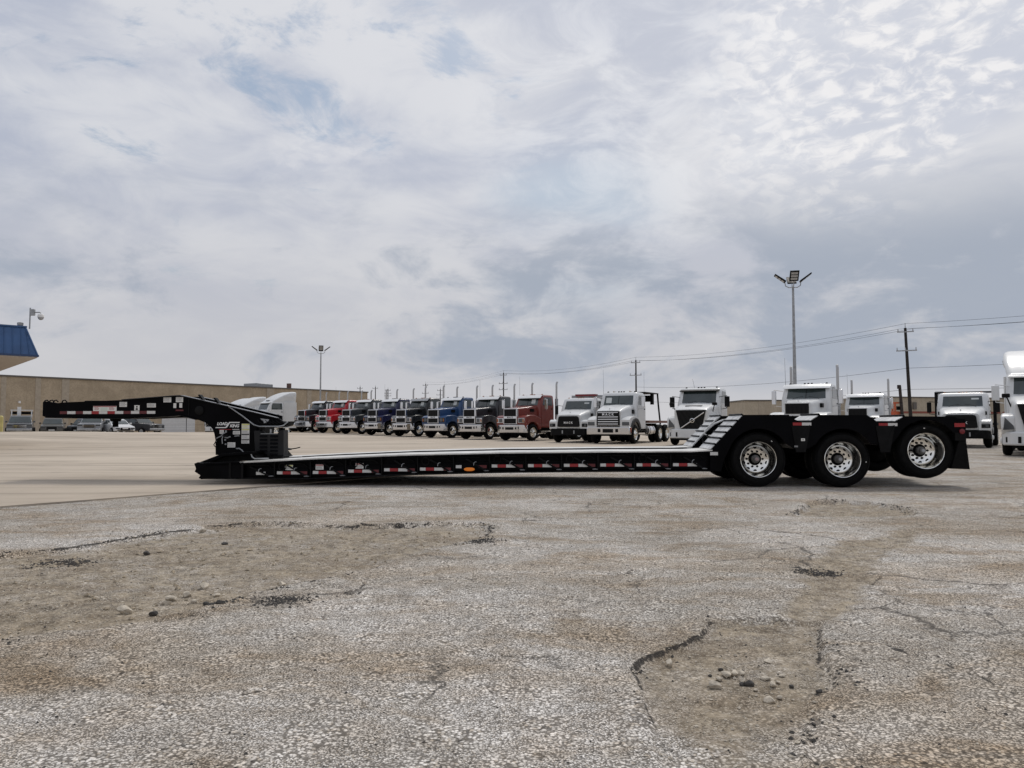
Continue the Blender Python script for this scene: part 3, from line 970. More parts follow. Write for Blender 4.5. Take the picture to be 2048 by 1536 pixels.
for k, x in enumerate(UNITS):
    z1 = zt(x + .25) - .215 if k > 4 else zb(x + .25) + .135 - .004 * k
    z0 = z1 - .052
    if k == 5:
        sticker(x, x + .10, z0, z1, TY, TAPEW, 'reflective_tape')
        sticker(x + .40, x + .54, z0 + .002, z1 + .002, TY, TAPED, 'reflective_tape')
        continue
    for a, b, m in ((0, .098, TAPEW), (.10, .245, TAPER), (.25, .41, TAPEW), (.413, .54, TAPED)):
        if k == 11 and m is TAPED:
            continue
        sticker(x + a, x + b, z0, z1, TY, m, 'reflective_tape')
sticker(-8.723, -8.555, .185, .237, TY, TAPEW, 'reflective_tape')
for k, x in enumerate([-8.8] + UNITS):
    MB().box(x - .03, x + .56, TY + .0005, .10, (zb(x + .25) + .05), zt(x + .25) - .17 if k else .30).build('tape_panel', BLACK, TR)
for x, z, hd in ((-8.205, .315, YELLOW), (-7.66, .325, TAPER), (-6.95, .345, TAPER)):
    o = sticker(x, x + .14, z - .045, z + .045, TY, DECAL, head=hd)
    printed_lines(o, x, x + .14, (z - .025, z - .01, z + .007), TY)
lm = sub('marker_lamp', TR)
MB().prism([(-4.945 + .075 * math.cos(a) + (.02 if math.cos(a) > 0 else -.02), .292 + .032 * math.sin(a)) for a in np.linspace(0, 2 * math.pi, 24, endpoint=False)], 'y', .02, .05).build('lens', AMBER, lm, bevel=0.008)
MB().prism([(-4.945 + .09 * math.cos(a) + (.02 if math.cos(a) > 0 else -.02), .292 + .045 * math.sin(a)) for a in np.linspace(0, 2 * math.pi, 24, endpoint=False)], 'y', .035, .10).build('bezel', UNDER, lm)

# rear: stepped frame over three axles
WC = [(0.028, .472), (1.447, .472), (2.842, .623)]


def arc(c, r, a0, a1, n=14):
    return [(c[0] + r * math.cos(a), c[1] + r * math.sin(a)) for a in np.linspace(RAD(a0), RAD(a1), n)]


REAR = [(-.80, .62), (-.22, 1.236), (.45, 1.240), (.73, 1.122), (.90, 1.122), (1.08, 1.236), (1.86, 1.230), (2.03, 1.116), (2.31, 1.112), (2.50, 1.212),
        (3.30, 1.206), (3.36, 1.172), (3.48, 1.166), (3.49, 1.15), (3.49, .93), (3.40, .93)]
REAR += arc(WC[2], .535, 35, 150) + [(2.25, .72), (2.05, .72)] + arc(WC[1], .53, 30, 150) + [(.86, .66), (.62, .66)] + arc(WC[0], .53, 30, 160) + [(-.55, .50), (-.62, .27), (-.80, .27)]
for y0, y1 in ((0.002, 0.98), (1.61, DW - .002)):
    MB().prism(REAR, 'y', y0, y1).build('axle_frame', BLACK, TR, smooth=20)
MB().prism([(-.62, .62), (-.1, 1.12), (3.3, 1.05), (3.3, .70), (-.6, .45)], 'y', 0.98, 1.61).build('rear_spine', UNDER, TR, smooth=20)
for c in WC:
    MB().cyl((c[0], .3, c[1]), (c[0], DW - .3, c[1]), .07, n=14).build('axle', UNDER, TR)
    MB().box(c[0] - .12, c[0] + .12, .70, .90, c[1] - .02, 1.0).build('suspension_hanger', UNDER, TR)
# hangers between the wheels
for x in (.74, 2.15):
    MB().prism([(x - .16, 1.05), (x + .16, 1.05), (x + .07, .60), (x - .09, .60)], 'y', -.012, 0.0).build('hanger_plate', BLACK2, TR)
    MB().tube([(x + .15, -.014, 1.06), (x + .06, -.014, .86)], .008, 6).build('edge_rod', BLACK2, TR)
sticker(.735, .80, .79, .835, -.012, DECAL)
MB().prism([(.755, .82), (.78, .82), (.768, .80)], 'y', -.0165, -.015).build('arrow_mark', BLACK, TR)
sticker(.62, .68, .685, .712, -.012, pbr('grey_label', (.22, .22, .22), .5))
for x0, z in ((.605, 1.055), (2.045, 1.045)):
    sticker(x0, x0 + .15, z, z + .05, -.003, TAPER, 'reflective_tape')
    sticker(x0 + .153, x0 + .31, z, z + .05, -.003, TAPEW, 'reflective_tape')
sticker(-.80, -.67, .545, .60, -.001, TAPEW, 'reflective_tape')
sticker(3.30, 3.475, 1.03, 1.095, -.003, TAPER, 'reflective_tape')
MB().lathe([(0.045, 0), (0.045, -.02), (0.02, -.026)], (3.42, 0, .955), 16, cap=True).build('side_lamp', REDLENS, TR)
MB().box(3.31, 3.49, .0, .9, 0.80, .93).build('rear_bumper', BLACK2, TR)
MB().box(3.31, 3.49, 1.69, DW, 0.80, .93).build('rear_bumper', BLACK2, TR)
# mud flaps
for y0 in (0.02, 1.98):
    MB().hexa([(3.24, y0, .325), (3.545, y0, .315), (3.55, y0 + .58, .315), (3.25, y0 + .58, .325),
               (3.42, y0, .93), (3.485, y0, .93), (3.485, y0 + .58, .93), (3.42, y0 + .58, .93)]).build('mud_flap', RUBBER, TR)

# sloped ramp plates with cleats, both tracks, and the small slopes over each hump
SL = math.atan2(1.236 - .62, -.22 + .80)


def slope_plates(xa, za, xb, zb_, n, tag_):
    L = math.hypot(xb - xa, zb_ - za)
    ux, uz = (xb - xa) / L, (zb_ - za) / L
    nx_, nz_ = -uz, ux
    for y0, y1 in ((0.03, 0.95), (1.64, DW - .03)):
        for i in range(n):
            a, b = L * (i + .10) / n, L * (i + .82) / n
            off0, off1 = .003, .014
            MB().hexa([(xa + ux * a + nx_ * off0, y0, za + uz * a + nz_ * off0), (xa + ux * b + nx_ * off0, y0, za + uz * b + nz_ * off0),
                       (xa + ux * b + nx_ * off0, y1, za + uz * b + nz_ * off0), (xa + ux * a + nx_ * off0, y1, za + uz * a + nz_ * off0),
                       (xa + ux * a + nx_ * off1, y0, za + uz * a + nz_ * off1), (xa + ux * b + nx_ * off1, y0, za + uz * b + nz_ * off1),
                       (xa + ux * b + nx_ * off1, y1, za + uz * b + nz_ * off1), (xa + ux * a + nx_ * off1, y1, za + uz * a + nz_ * off1)]).build('ramp_plate', PLATE, TR)
            c = L * (i + .96) / n
            MB().hexa([(xa + ux * (c - .012), y0, za + uz * (c - .012)), (xa + ux * (c + .012), y0, za + uz * (c + .012)),
                       (xa + ux * (c + .012), y1, za + uz * (c + .012)), (xa + ux * (c - .012), y1, za + uz * (c - .012)),
                       (xa + ux * (c - .012) + nx_ * .035, y0, za + uz * (c - .012) + nz_ * .035), (xa + ux * (c + .006) + nx_ * .035, y0, za + uz * (c + .006) + nz_ * .035),
                       (xa + ux * (c + .006) + nx_ * .035, y1, za + uz * (c + .006) + nz_ * .035), (xa + ux * (c - .012) + nx_ * .035, y1, za + uz * (c - .012) + nz_ * .035)]).build('ramp_cleat', BLACK, TR)


slope_plates(-.79, .63, -.22, 1.236, 6, 'main')
slope_plates(.90, 1.122, 1.08, 1.236, 1, 'hump')
slope_plates(2.31, 1.112, 2.50, 1.212, 1, 'hump')
# bent guard tubes and a tie ring beside the ramp
MB().tube([(-.62, 1.04, .86), (-.68, 1.04, .90), (-.66, 1.04, .96), (-.48, 1.04, 1.14), (-.42, 1.04, 1.19)], .016, 8).build('guard_tube', PLATE, TR)
MB().tube([(-.60, 1.04, .86), (-.36, 1.02, .86)], .016, 8).build('guard_tube', PLATE, TR)
MB().tube([(-.78, 1.55, .68), (-.55, 1.55, .93), (-.38, 1.55, 1.08), (-.22, 1.55, 1.15), (-.08, 1.55, 1.17)], .02, 8).build('guard_tube', PLATE, TR)
MB().tube([(-.66 + .07 * math.cos(a), .95, .80 + .07 * math.sin(a)) for a in np.linspace(RAD(60), RAD(340), 16)], .012, 6).build('chain_ring', BLACK2, TR)
MB().tube([(-.72, .80, .74), (-.62, .82, .72), (-.56, .82, .735)], .012, 6).build('chain_ring', BLACK2, TR)


def trailer_wheel(c, ysign):
    """dual wheel; y runs inwards from the outer sidewall"""
    w = sub('wheel', TR, (c[0], 0.03 if ysign > 0 else DW - .03, c[1]))
    if ysign < 0:
        w.rotation_euler = (0, 0, math.pi)
    prof = [(.298, .045), (.305, .022), (.33, .008), (.37, .0), (.41, .004), (.442, .02), (.462, .045), (.470, .075), (.472, .135),
            (.470, .195), (.462, .225), (.442, .25), (.41, .266), (.37, .27), (.33, .262), (.30, .24), (.295, .22)]
    for dy in (0.0, .325):
        t = MB().lathe([(r, y + dy) for r, y in prof], (0, 0, 0), 64).build('tyre', RUBBER, w, smooth=45)
        if dy == 0:
            for rr in (.452, .44, .345):
                MB().lathe([(rr - .004, .012 if rr > .4 else .004), (rr, -.002 if rr < .4 else .008), (rr + .004, .014 if rr > .4 else .004)], (0, 0, 0), 64).build('sidewall_rib', BLACK2, w)
    rim = [(.300, .03), (.308, .020), (.310, .010), (.304, .004), (.296, .008), (.288, .03), (.280, .05), (.276, .09), (.262, .115), (.258, .14), (.256, .185),
           (.246, .205), (.222, .222), (.190, .238), (.168, .246), (.090, .248), (.088, .27)]
    r = MB().lathe(rim, (0, 0, 0), 64).build('rim', ALU, w, smooth=30)
    MB().lathe([(.28, .30), (.28, .56), (.20, .60), (.001, .60)], (0, 0, 0), 28).build('brake_drum', UNDER, w)
    MB().lathe([(.112, .2470), (.06, .242)], (0, 0, 0), 32).build('hub_seat', UNDER, w)
    MB().lathe([(.070, .26), (.070, .19), (.062, .175), (.050, .17), (.050, .125), (.044, .115), (.03, .112), (.001, .112)], (0, 0, 0), 28).build('hub', pbr('hub_grey', (.16, .155, .15), .45, .3, var=.2, vscale=20), w, smooth=30)
    MB().lathe([(.030, .1115), (.028, .102), (.001, .100)], (0, 0, 0), 20).build('hub_cap', pbr('hub_cap_tone', (.34, .25, .24), .4, var=.2, vscale=30) if c is WC[0] else STEEL, w)
    for i in range(10):
        a = 2 * math.pi * (i + .5) / 10
        n = Vector((0.62 * math.cos(a), -1, 0.62 * math.sin(a))).normalized()
        p = Vector((.205 * math.cos(a), .229, .205 * math.sin(a)))
        MB().cyl(p - n * .004, p + n * .0035, .029, n=16).build('vent_hole', UNDER, w)
        a = 2 * math.pi * i / 10
        MB().cyl((.135 * math.cos(a), .248, .135 * math.sin(a)), (.135 * math.cos(a), .226, .135 * math.sin(a)), .021, .017, n=6).build('lug_nut', UNDER, w)
    return w


for k, c in enumerate(WC):
    w = trailer_wheel(c, 1)
    a = (-.95, .1, 1.75)[k]
    MB().box(-.012, .012, -.0035, -.001, .38, .392).build('tyre_mark', DECAL, w).rotation_euler = (0, a + (math.pi / 2 if k < 2 else math.pi * 1.42), 0)
    trailer_wheel(c, -1)


# ------------------------------------------------------------------ road tractors
# local frame of a truck: x runs from the front bumper towards the back, z up
CACHE = {}


def cached(key, mb_fn, name, mat, parent, loc=(0, 0, 0), rz=0.0, bevel=0.0, smooth=35):
    if key not in CACHE:
        o = mb_fn().build(name, mat, parent, bevel=0, smooth=smooth)
        CACHE[key] = o.data
        bpy.data.objects.remove(o)
    o = link(name, CACHE[key], parent, bevel)
    o.location = loc
    o.rotation_euler = (0, 0, rz)
    return o


TYRE_P = [(.295, .03), (.33, .008), (.40, .0), (.46, .012), (.50, .05), (.52, .10), (.52, .20), (.50, .25), (.46, .288), (.40, .30), (.33, .29), (.295, .27)]


def truck_wheel(parent, x, y, R=.52, steer=True, mat=ALU, dual=False, bright=WHITE2):
    """outer face towards +y when y>0"""
    w = sub('wheel', parent, (x, y, R))
    if y > 0:
        w.rotation_euler = (0, 0, math.pi)
    k = R / .52
    cached(('tyre', R), lambda: MB().lathe([(r * k, t) for r, t in TYRE_P], (0, 0, 0), 32), 'tyre', RUBBER, w, smooth=45)
    if dual:
        cached(('tyre2', R), lambda: MB().lathe([(r * k, t + .34) for r, t in TYRE_P], (0, 0, 0), 32), 'tyre', RUBBER, w, smooth=45)
        prof = [(.29, .03), (.30, .012), (.285, .02), (.27, .08), (.25, .16), (.20, .20), (.09, .21), (.09, .12), (.05, .11), (.001, .11)]
    else:
        prof = [(.29, .03), (.30, .010), (.285, .014), (.265, .06), (.23, .05), (.17, .02), (.12, .01), (.11, -.03), (.08, -.06), (.05, -.065), (.001, -.065)]
    cached(('rim', R, dual), lambda: MB().lathe([(r * k, t) for r, t in prof], (0, 0, 0), 32), 'rim', mat, w, smooth=30)
    for i in range(10):
        a = 2 * math.pi * i / 10
        yy = .028 if not dual else .19
        cached(('vent', R, dual, i), lambda: MB().cyl((.215 * k * math.cos(a), yy + .03, .215 * k * math.sin(a)), (.215 * k * math.cos(a), yy + .004, .215 * k * math.sin(a)), .022, n=8), 'vent_hole', UNDER, w)
    return w


def rear_end(T, x_axles, x0=2.2, x1=None, R=.52, zf=.98, hubs=ALU):
    x1 = x1 or x_axles[-1] + .75
    for s in (-1, 1):
        MB().box(x0, x1, s * .43 - .045, s * .43 + .045, zf - .26, zf).build('frame_rail', UNDER, T)
        for xa in x_axles:
            truck_wheel(T, xa, s * 1.24, R, dual=True, mat=hubs)
        MB().cyl((x_axles[0] - 2.0, s * .93, .70), (x_axles[0] - .95, s * .93, .70), .31, n=24).build('fuel_tank', CHROME, T, smooth=30)
        for q in (.2, .8):
            xx = x_axles[0] - 2.0 + 1.05 * q
            MB().cyl((xx - .02, s * .93, .70), (xx + .02, s * .93, .70), .318, n=24).build('tank_strap', UNDER, T)
    for xa in x_axles:
        MB().cyl((xa, -1.0, R), (xa, 1.0, R), .10, n=10).build('axle', UNDER, T)
    if len(x_axles) > 1:
        MB().box(x_axles[0] - .1, x_axles[-1] + .2, -.5, .5, zf, zf + .12).build('fifth_wheel', UNDER, T)


def cab_faces(T, body, z0, z1, z2, xf0, xf1, xf2, xb, hw0, hw1, hw2, roof=.10, slant=.0, vw=.86, split=True, glass=GLASS, door=True):
    """rounded cab shell with windscreen, side windows, doors; z0 sill, z1 belt, z2 roof edge"""
    rings = [rrect(xf0, xb, hw0, z0, .10), rrect(xf1, xb, hw1, z1, .12),
             rrect(xf2, xb, hw2, z2, .14), rrect(xf2 + .10, xb - .05, hw2 - .07, z2 + roof * .7, .14), rrect(xf2 + .35, xb - .2, hw2 - .3, z2 + roof, .14)]
    MB().loft(rings).build('cab', body, T, smooth=40)

    def fx(z):
        return xf1 + (xf2 - xf1) * (z - z1) / (z2 - z1)

    def hw(z):
        return hw1 + (hw2 - hw1) * (z - z1) / (z2 - z1)
    za, zc = z1 + .03, z2 - .07
    n = 8
    rings = []
    for z in (za, zc):
        for off in (.012, -.03):
            row = []
            for i in range(n + 1):
                t = -1 + 2 * i / n
                row.append((fx(z) - off + (.035 if abs(t) > .99 else 0), t * (hw(z) - .065), z))
            rings.append(row)
    mb = MB()
    m_ = n + 1
    vs = [p for r in rings for p in r]
    fs = []
    for i in range(n):
        fs += [(i, i + 1, 2 * m_ + i + 1, 2 * m_ + i), (m_ + i + 1, m_ + i, 3 * m_ + i, 3 * m_ + i + 1),
               (i + 1, i, m_ + i, m_ + i + 1), (2 * m_ + i, 2 * m_ + i + 1, 3 * m_ + i + 1, 3 * m_ + i)]
    mb.add(vs, fs)
    ws = mb.build('windscreen', glass, T, smooth=40)
    if split:
        MB().hexa([(fx(za) - .018, -.012, za), (fx(za) - .018, .012, za), (fx(za) + .01, .012, za), (fx(za) + .01, -.012, za),
                   (fx(zc) - .018, -.012, zc), (fx(zc) - .018, .012, zc), (fx(zc) + .01, .012, zc), (fx(zc) + .01, -.012, zc)]).build('centre_post', BLACK2, ws)
    for s in (-1, 1):
        MB().tube([(fx(za) - .02, s * .55, za - .01), (fx(za + .1) - .02, s * .30, za + .07), (fx(za + .1) - .02, s * .12, za + .09)], .009, 5).build('wiper', BLACK2, ws)
        if door:
            d = MB().box(xf1 + .12, xb - .12, min(s * (hw1 + .004), s * (hw1 + .014)), max(s * (hw1 + .004), s * (hw1 + .014)), z0 + .05, z1 - .01).build('door', body, T, bevel=0.004)
            MB().box(xb - .36, xb - .20, s * (hw1 + .024) - .012, s * (hw1 + .024) + .012, z1 - .22, z1 - .17).build('door_handle', BLACK2, d)
        xa_, xc_ = fx(za) + .24, fx(zc) + .20
        o = .012
        MB().hexa([(xa_, s * (hw(za) - .03), za), (xb - .22, s * (hw(za) - .03), za), (xb - .22, s * (hw(za) + o), za), (xa_, s * (hw(za) + o), za),
                   (xc_, s * (hw(zc) - .03), zc), (xb - .25, s * (hw(zc) - .03), zc), (xb - .25, s * (hw(zc) + o), zc), (xc_, s * (hw(zc) + o), zc)]).build('side_window', glass, T)
    return ws


def mirror(T, s, x, y, z0, z1, mat, w=.19):
    m = MB().box(x - .05, x + .05, s * y - w / 2, s * y + w / 2, z0, z1).build('mirror', mat, T, bevel=0.02)
    MB().tube([(x + .03, s * (y - .40), z1 - .02), (x, s * y, z1 + .04), (x, s * y, z1)], .014, 6).build('mirror_arm', mat, m)
    MB().tube([(x + .03, s * (y - .40), z0 - .12), (x, s * y, z0 - .06), (x, s * y, z0)], .014, 6).build('mirror_arm', mat, m)
    return m


def roof_lights(T, x, z, hw, mat=ROOFL, n=5):
    for i in range(n):
        y = (-.82, -.16, 0, .16, .82)[i] * hw
        MB().hexa([(x - .05, y - .045, z - .02), (x + .05, y - .045, z - .02), (x + .05, y + .045, z - .02), (x - .05, y + .045, z - .02),
                   (x, y - .03, z + .045), (x + .05, y - .03, z + .045), (x + .05, y + .03, z + .045), (x, y + .03, z + .045)]).build('roof_light', mat, T)


def stack(T, x, y, ztop, s=1, z0=.95):
    st_ = sub('exhaust_stack', T)
    MB().tube([(x, y, z0), (x, y, ztop - .18), (x + .015, y, ztop - .10), (x + .06, y + .02, ztop - .04), (x + .12, y + .03, ztop)], .062, 12).build('pipe', STACKM, st_)
    MB().cyl((x, y, 1.35), (x, y, 2.65), .105, n=16).build('heat_shield', STEEL, st_)


def hood_loft(rings, name, mat, T):
    return MB().loft(rings).build(name, mat, T, smooth=45)


def fender_poly(c, R, x0, x1, ztop, zfront, zlow):
    pts = [(x0, zfront - .40), (x0, zfront), (x0 + .18, zfront + .10), (c[0] - .25, ztop - .02), (c[0] + .15, ztop), (c[0] + .5, ztop - .10), (x1 - .05, zfront - .05), (x1, zlow + .35), (x1, zlow)]
    return pts + [(x1 - .12, zlow)] + arc(c, R, 12, 165, 14)


def classic_tractor(name, loc, facing, col, label, visor=None, white=False, stack_top=3.72, antenna=True, group='tractors parked in the row', chrome_grille=True, papers=True, word='MACK'):
    ang = math.atan2(-facing[1], -facing[0])
    T = empty(name, loc, ang, label, 'truck', group)
    # bumper
    bp = MB().prism([(0.0, -.80), (0.0, .80), (.10, 1.05), (.30, 1.22), (.36, 1.22), (.30, .9), (.30, -.9), (.36, -1.22), (.30, -1.22), (.10, -1.05)], 'z', .50, .98).build('bumper', CHROME, T, smooth=20, bevel=0.03)
    MB().box(-.004, .02, -.34, .34, .68, .84).build('bumper_opening', GRILLE, bp)
    for s in (-1, 1):
        MB().box(-.004, .02, s * .52 - .06, s * .52 + .06, .70, .84).build('tow_opening', GRILLE, bp)
        MB().box(-.004, .02, s * .74 - .05, s * .74 + .05, .72, .86).build('fog_lamp', LAMPG, bp)
    MB().box(.1, .5, -.9, .9, .42, .52).build('air_dam', UNDER, T)
    # grille
    gs = MB().prism([(-.56, 1.02), (.56, 1.02), (.53, 1.98), (.50, 2.0), (-.50, 2.0), (-.53, 1.98)], 'x', .07, .24).build('grille_surround', CHROME if chrome_grille else col, T, bevel=0.02, smooth=20)
    for z0, z1 in ((1.51, 1.95), (1.06, 1.37)):
        MB().box(.062, .09, -.485, .485, z0, z1).build('grille_mesh', GRILLE, gs)
        for k in range(5):
            y = -.36 + .18 * k
            MB().box(.052, .064, y - .008, y + .008, z0 + .01, z1 - .01).build('grille_bar', BLACK2, gs)
    lettering('grille_lettering', word, .13, BLACK2 if chrome_grille else CHROME, gs, (.064, 0, 1.44), (RAD(90), 0, RAD(-90)), bold=.004, space=1.5)
    # hood
    hood_loft([arch_ring(.16, .50, 1.02, 2.0, .10, .01), arch_ring(.5, .56, 1.02, 2.04, .12, .015), arch_ring(1.1, .68, 1.02, 2.11, .14, .02), arch_ring(1.78, .86, 1.02, 2.20, .14, .02)], 'hood', col, T)
    MB().box(.3, .36, -.02, .02, 2.04, 2.10).build('hood_ornament', CHROME, T)
    for s in (-1, 1):
        a, b = (s * .50, s * 1.20) if s > 0 else (s * 1.20, s * .50)
        f = MB().prism(fender_poly((.86, .53), .63, .12, 1.66, 1.60, 1.44, .72), 'y', a, b).build('fender', col, T, bevel=0.05, smooth=40)
        MB().box(.10, .16, s * .86 - .26, s * .86 + .26, 1.10, 1.40).build('headlamp_housing', CHROME if not white else BLACK2, f, bevel=0.02)
        MB().box(.09, .12, s * .80 - .15, s * .80 + .15, 1.13, 1.37).build('headlamp', LAMPG, f, bevel=0.015)
        MB().box(.09, .12, s * 1.05 - .05, s * 1.05 + .05, 1.15, 1.35).build('indicator', ROOFL, f)
        truck_wheel(T, .86, s * 1.22, .52, mat=ALU)
        MB().box(1.72, 3.0, s * .98 - .10, s * .98 + .10, .55, .62).build('step', ALU, T)
        MB().box(1.72, 3.05, s * .80 - .12, s * .80 + .12, .62, .90).build('step_box', UNDER, T)
        mirror(T, s, 1.86, 1.42, 1.96, 2.58, CHROME)
        stack(T, 3.42, s * 1.02, stack_top)
        MB().box(1.15, 1.45, s * 0.755 - .05, s * 0.755 + .05, 1.80, 1.98).build('air_inlet', BLACK2, T)
    cab_faces(T, col, .82, 2.18, 2.79, 1.74, 1.70, 1.96, 3.15, 1.06, 1.06, 1.0, roof=.10)
    MB().loft([[(1.70 + .14 * t * t - d, t * 1.01, z) for t in np.linspace(-1, 1, 9)] for d, z in ((.06, 2.66), (-.10, 2.82))] +
              [[(1.70 + .14 * t * t - d, t * 1.01, z) for t in np.linspace(-1, 1, 9)] for d, z in ((-.30, 2.86), (-.22, 2.74))], cap=False, closed=False).build('sun_visor', visor or WHITE, T, smooth=50)
    roof_lights(T, 2.25, 2.885, .95, BLACK2 if white else ROOFL)
    if antenna:
        MB().cyl((2.1, .95, 2.6), (2.12, .98, 4.1), .008, .004, n=5).build('antenna', BLACK2, T)
    if papers:
        MB().hexa([(1.745, -.62, 2.32), (1.745, -.30, 2.32), (1.76, -.30, 2.32), (1.76, -.62, 2.32), (1.825, -.62, 2.58), (1.825, -.30, 2.58), (1.85, -.30, 2.58), (1.85, -.62, 2.58)]).build('window_paper_daylight', PAPER, T)
    MB().box(1.0, 2.6, -.4, .4, .45, .95).build('engine', UNDER, T)
    MB().cyl((.86, -1.0, .5), (.86, 1.0, .5), .08, n=8).build('axle', UNDER, T)
    rear_end(T, (5.55, 6.90))
    return T


ROWF = (-.66, -.75)
ROW = [((-.17, 46.2), 'brick red', paint('brick_red', (.17, .028, .020)), WHITE, 'brick red tractor with white visor, between dark grey tractor and white trucks'),
       ((-2.87, 49.27), 'dark grey', paint('charcoal', (.020, .020, .024)), WHITE, 'charcoal grey tractor with chrome bumper, between bright blue and brick red tractors'),
       ((-5.57, 52.34), 'bright blue', paint('bright_blue', (.018, .058, .155)), WHITE, 'bright blue tractor with chrome bumper and white visor in the row'),
       ((-8.27, 55.41), 'black', paint('black', (.008, .009, .010)), STEEL, 'black tractor with grey visor, between navy blue and bright blue tractors'),
       ((-10.97, 58.48), 'navy', paint('navy', (.010, .012, .055)), WHITE, 'dark navy blue tractor with white visor parked in the row'),
       ((-13.67, 61.55), 'dark grey', paint('slate', (.030, .034, .036)), WHITE, 'slate grey tractor with white visor, between bright red and navy tractors'),
       ((-16.37, 64.62), 'red', paint('bright_red', (.42, .012, .022)), WHITE, 'bright red tractor with white visor in the row of parked tractors'),
       ((-19.07, 67.69), 'black', paint('jet', (.009, .010, .014)), WHITE, 'black tractor with white visor, farthest of the row beside the red one')]
for k, (p, nm, colm, vis, lab) in enumerate(ROW):
    classic_tractor('road_tractor', (p[0], p[1], gz(*p)), ROWF, colm, lab, visor=vis, white=k in (2, 4), antenna=k in (0, 1, 2, 4, 6), stack_top=3.72 if k != 3 else 3.85)

WF = pbr('paint_fleet_white', (.64, .65, .65), .38, spec=.35, coat=.15, var=.05, vscale=1.2)
classic_tractor('road_tractor', (12.1, 31.9, 0), (-.56, -.83), WF, 'white tractor with tall chrome stacks, standing behind the trailer wheels beside the tall lamp', visor=WHITE, white=True, chrome_grille=False, group='white trucks behind the trailer', word='MACK', papers=False, stack_top=3.75)
classic_tractor('road_tractor', (19.6, 42.6, 0), (-.60, -.80), WF, 'white tractor with stacks seen farther back between the second and third trailer wheels', visor=WHITE, white=True, chrome_grille=False, group='white trucks behind the trailer', papers=False, stack_top=3.75)


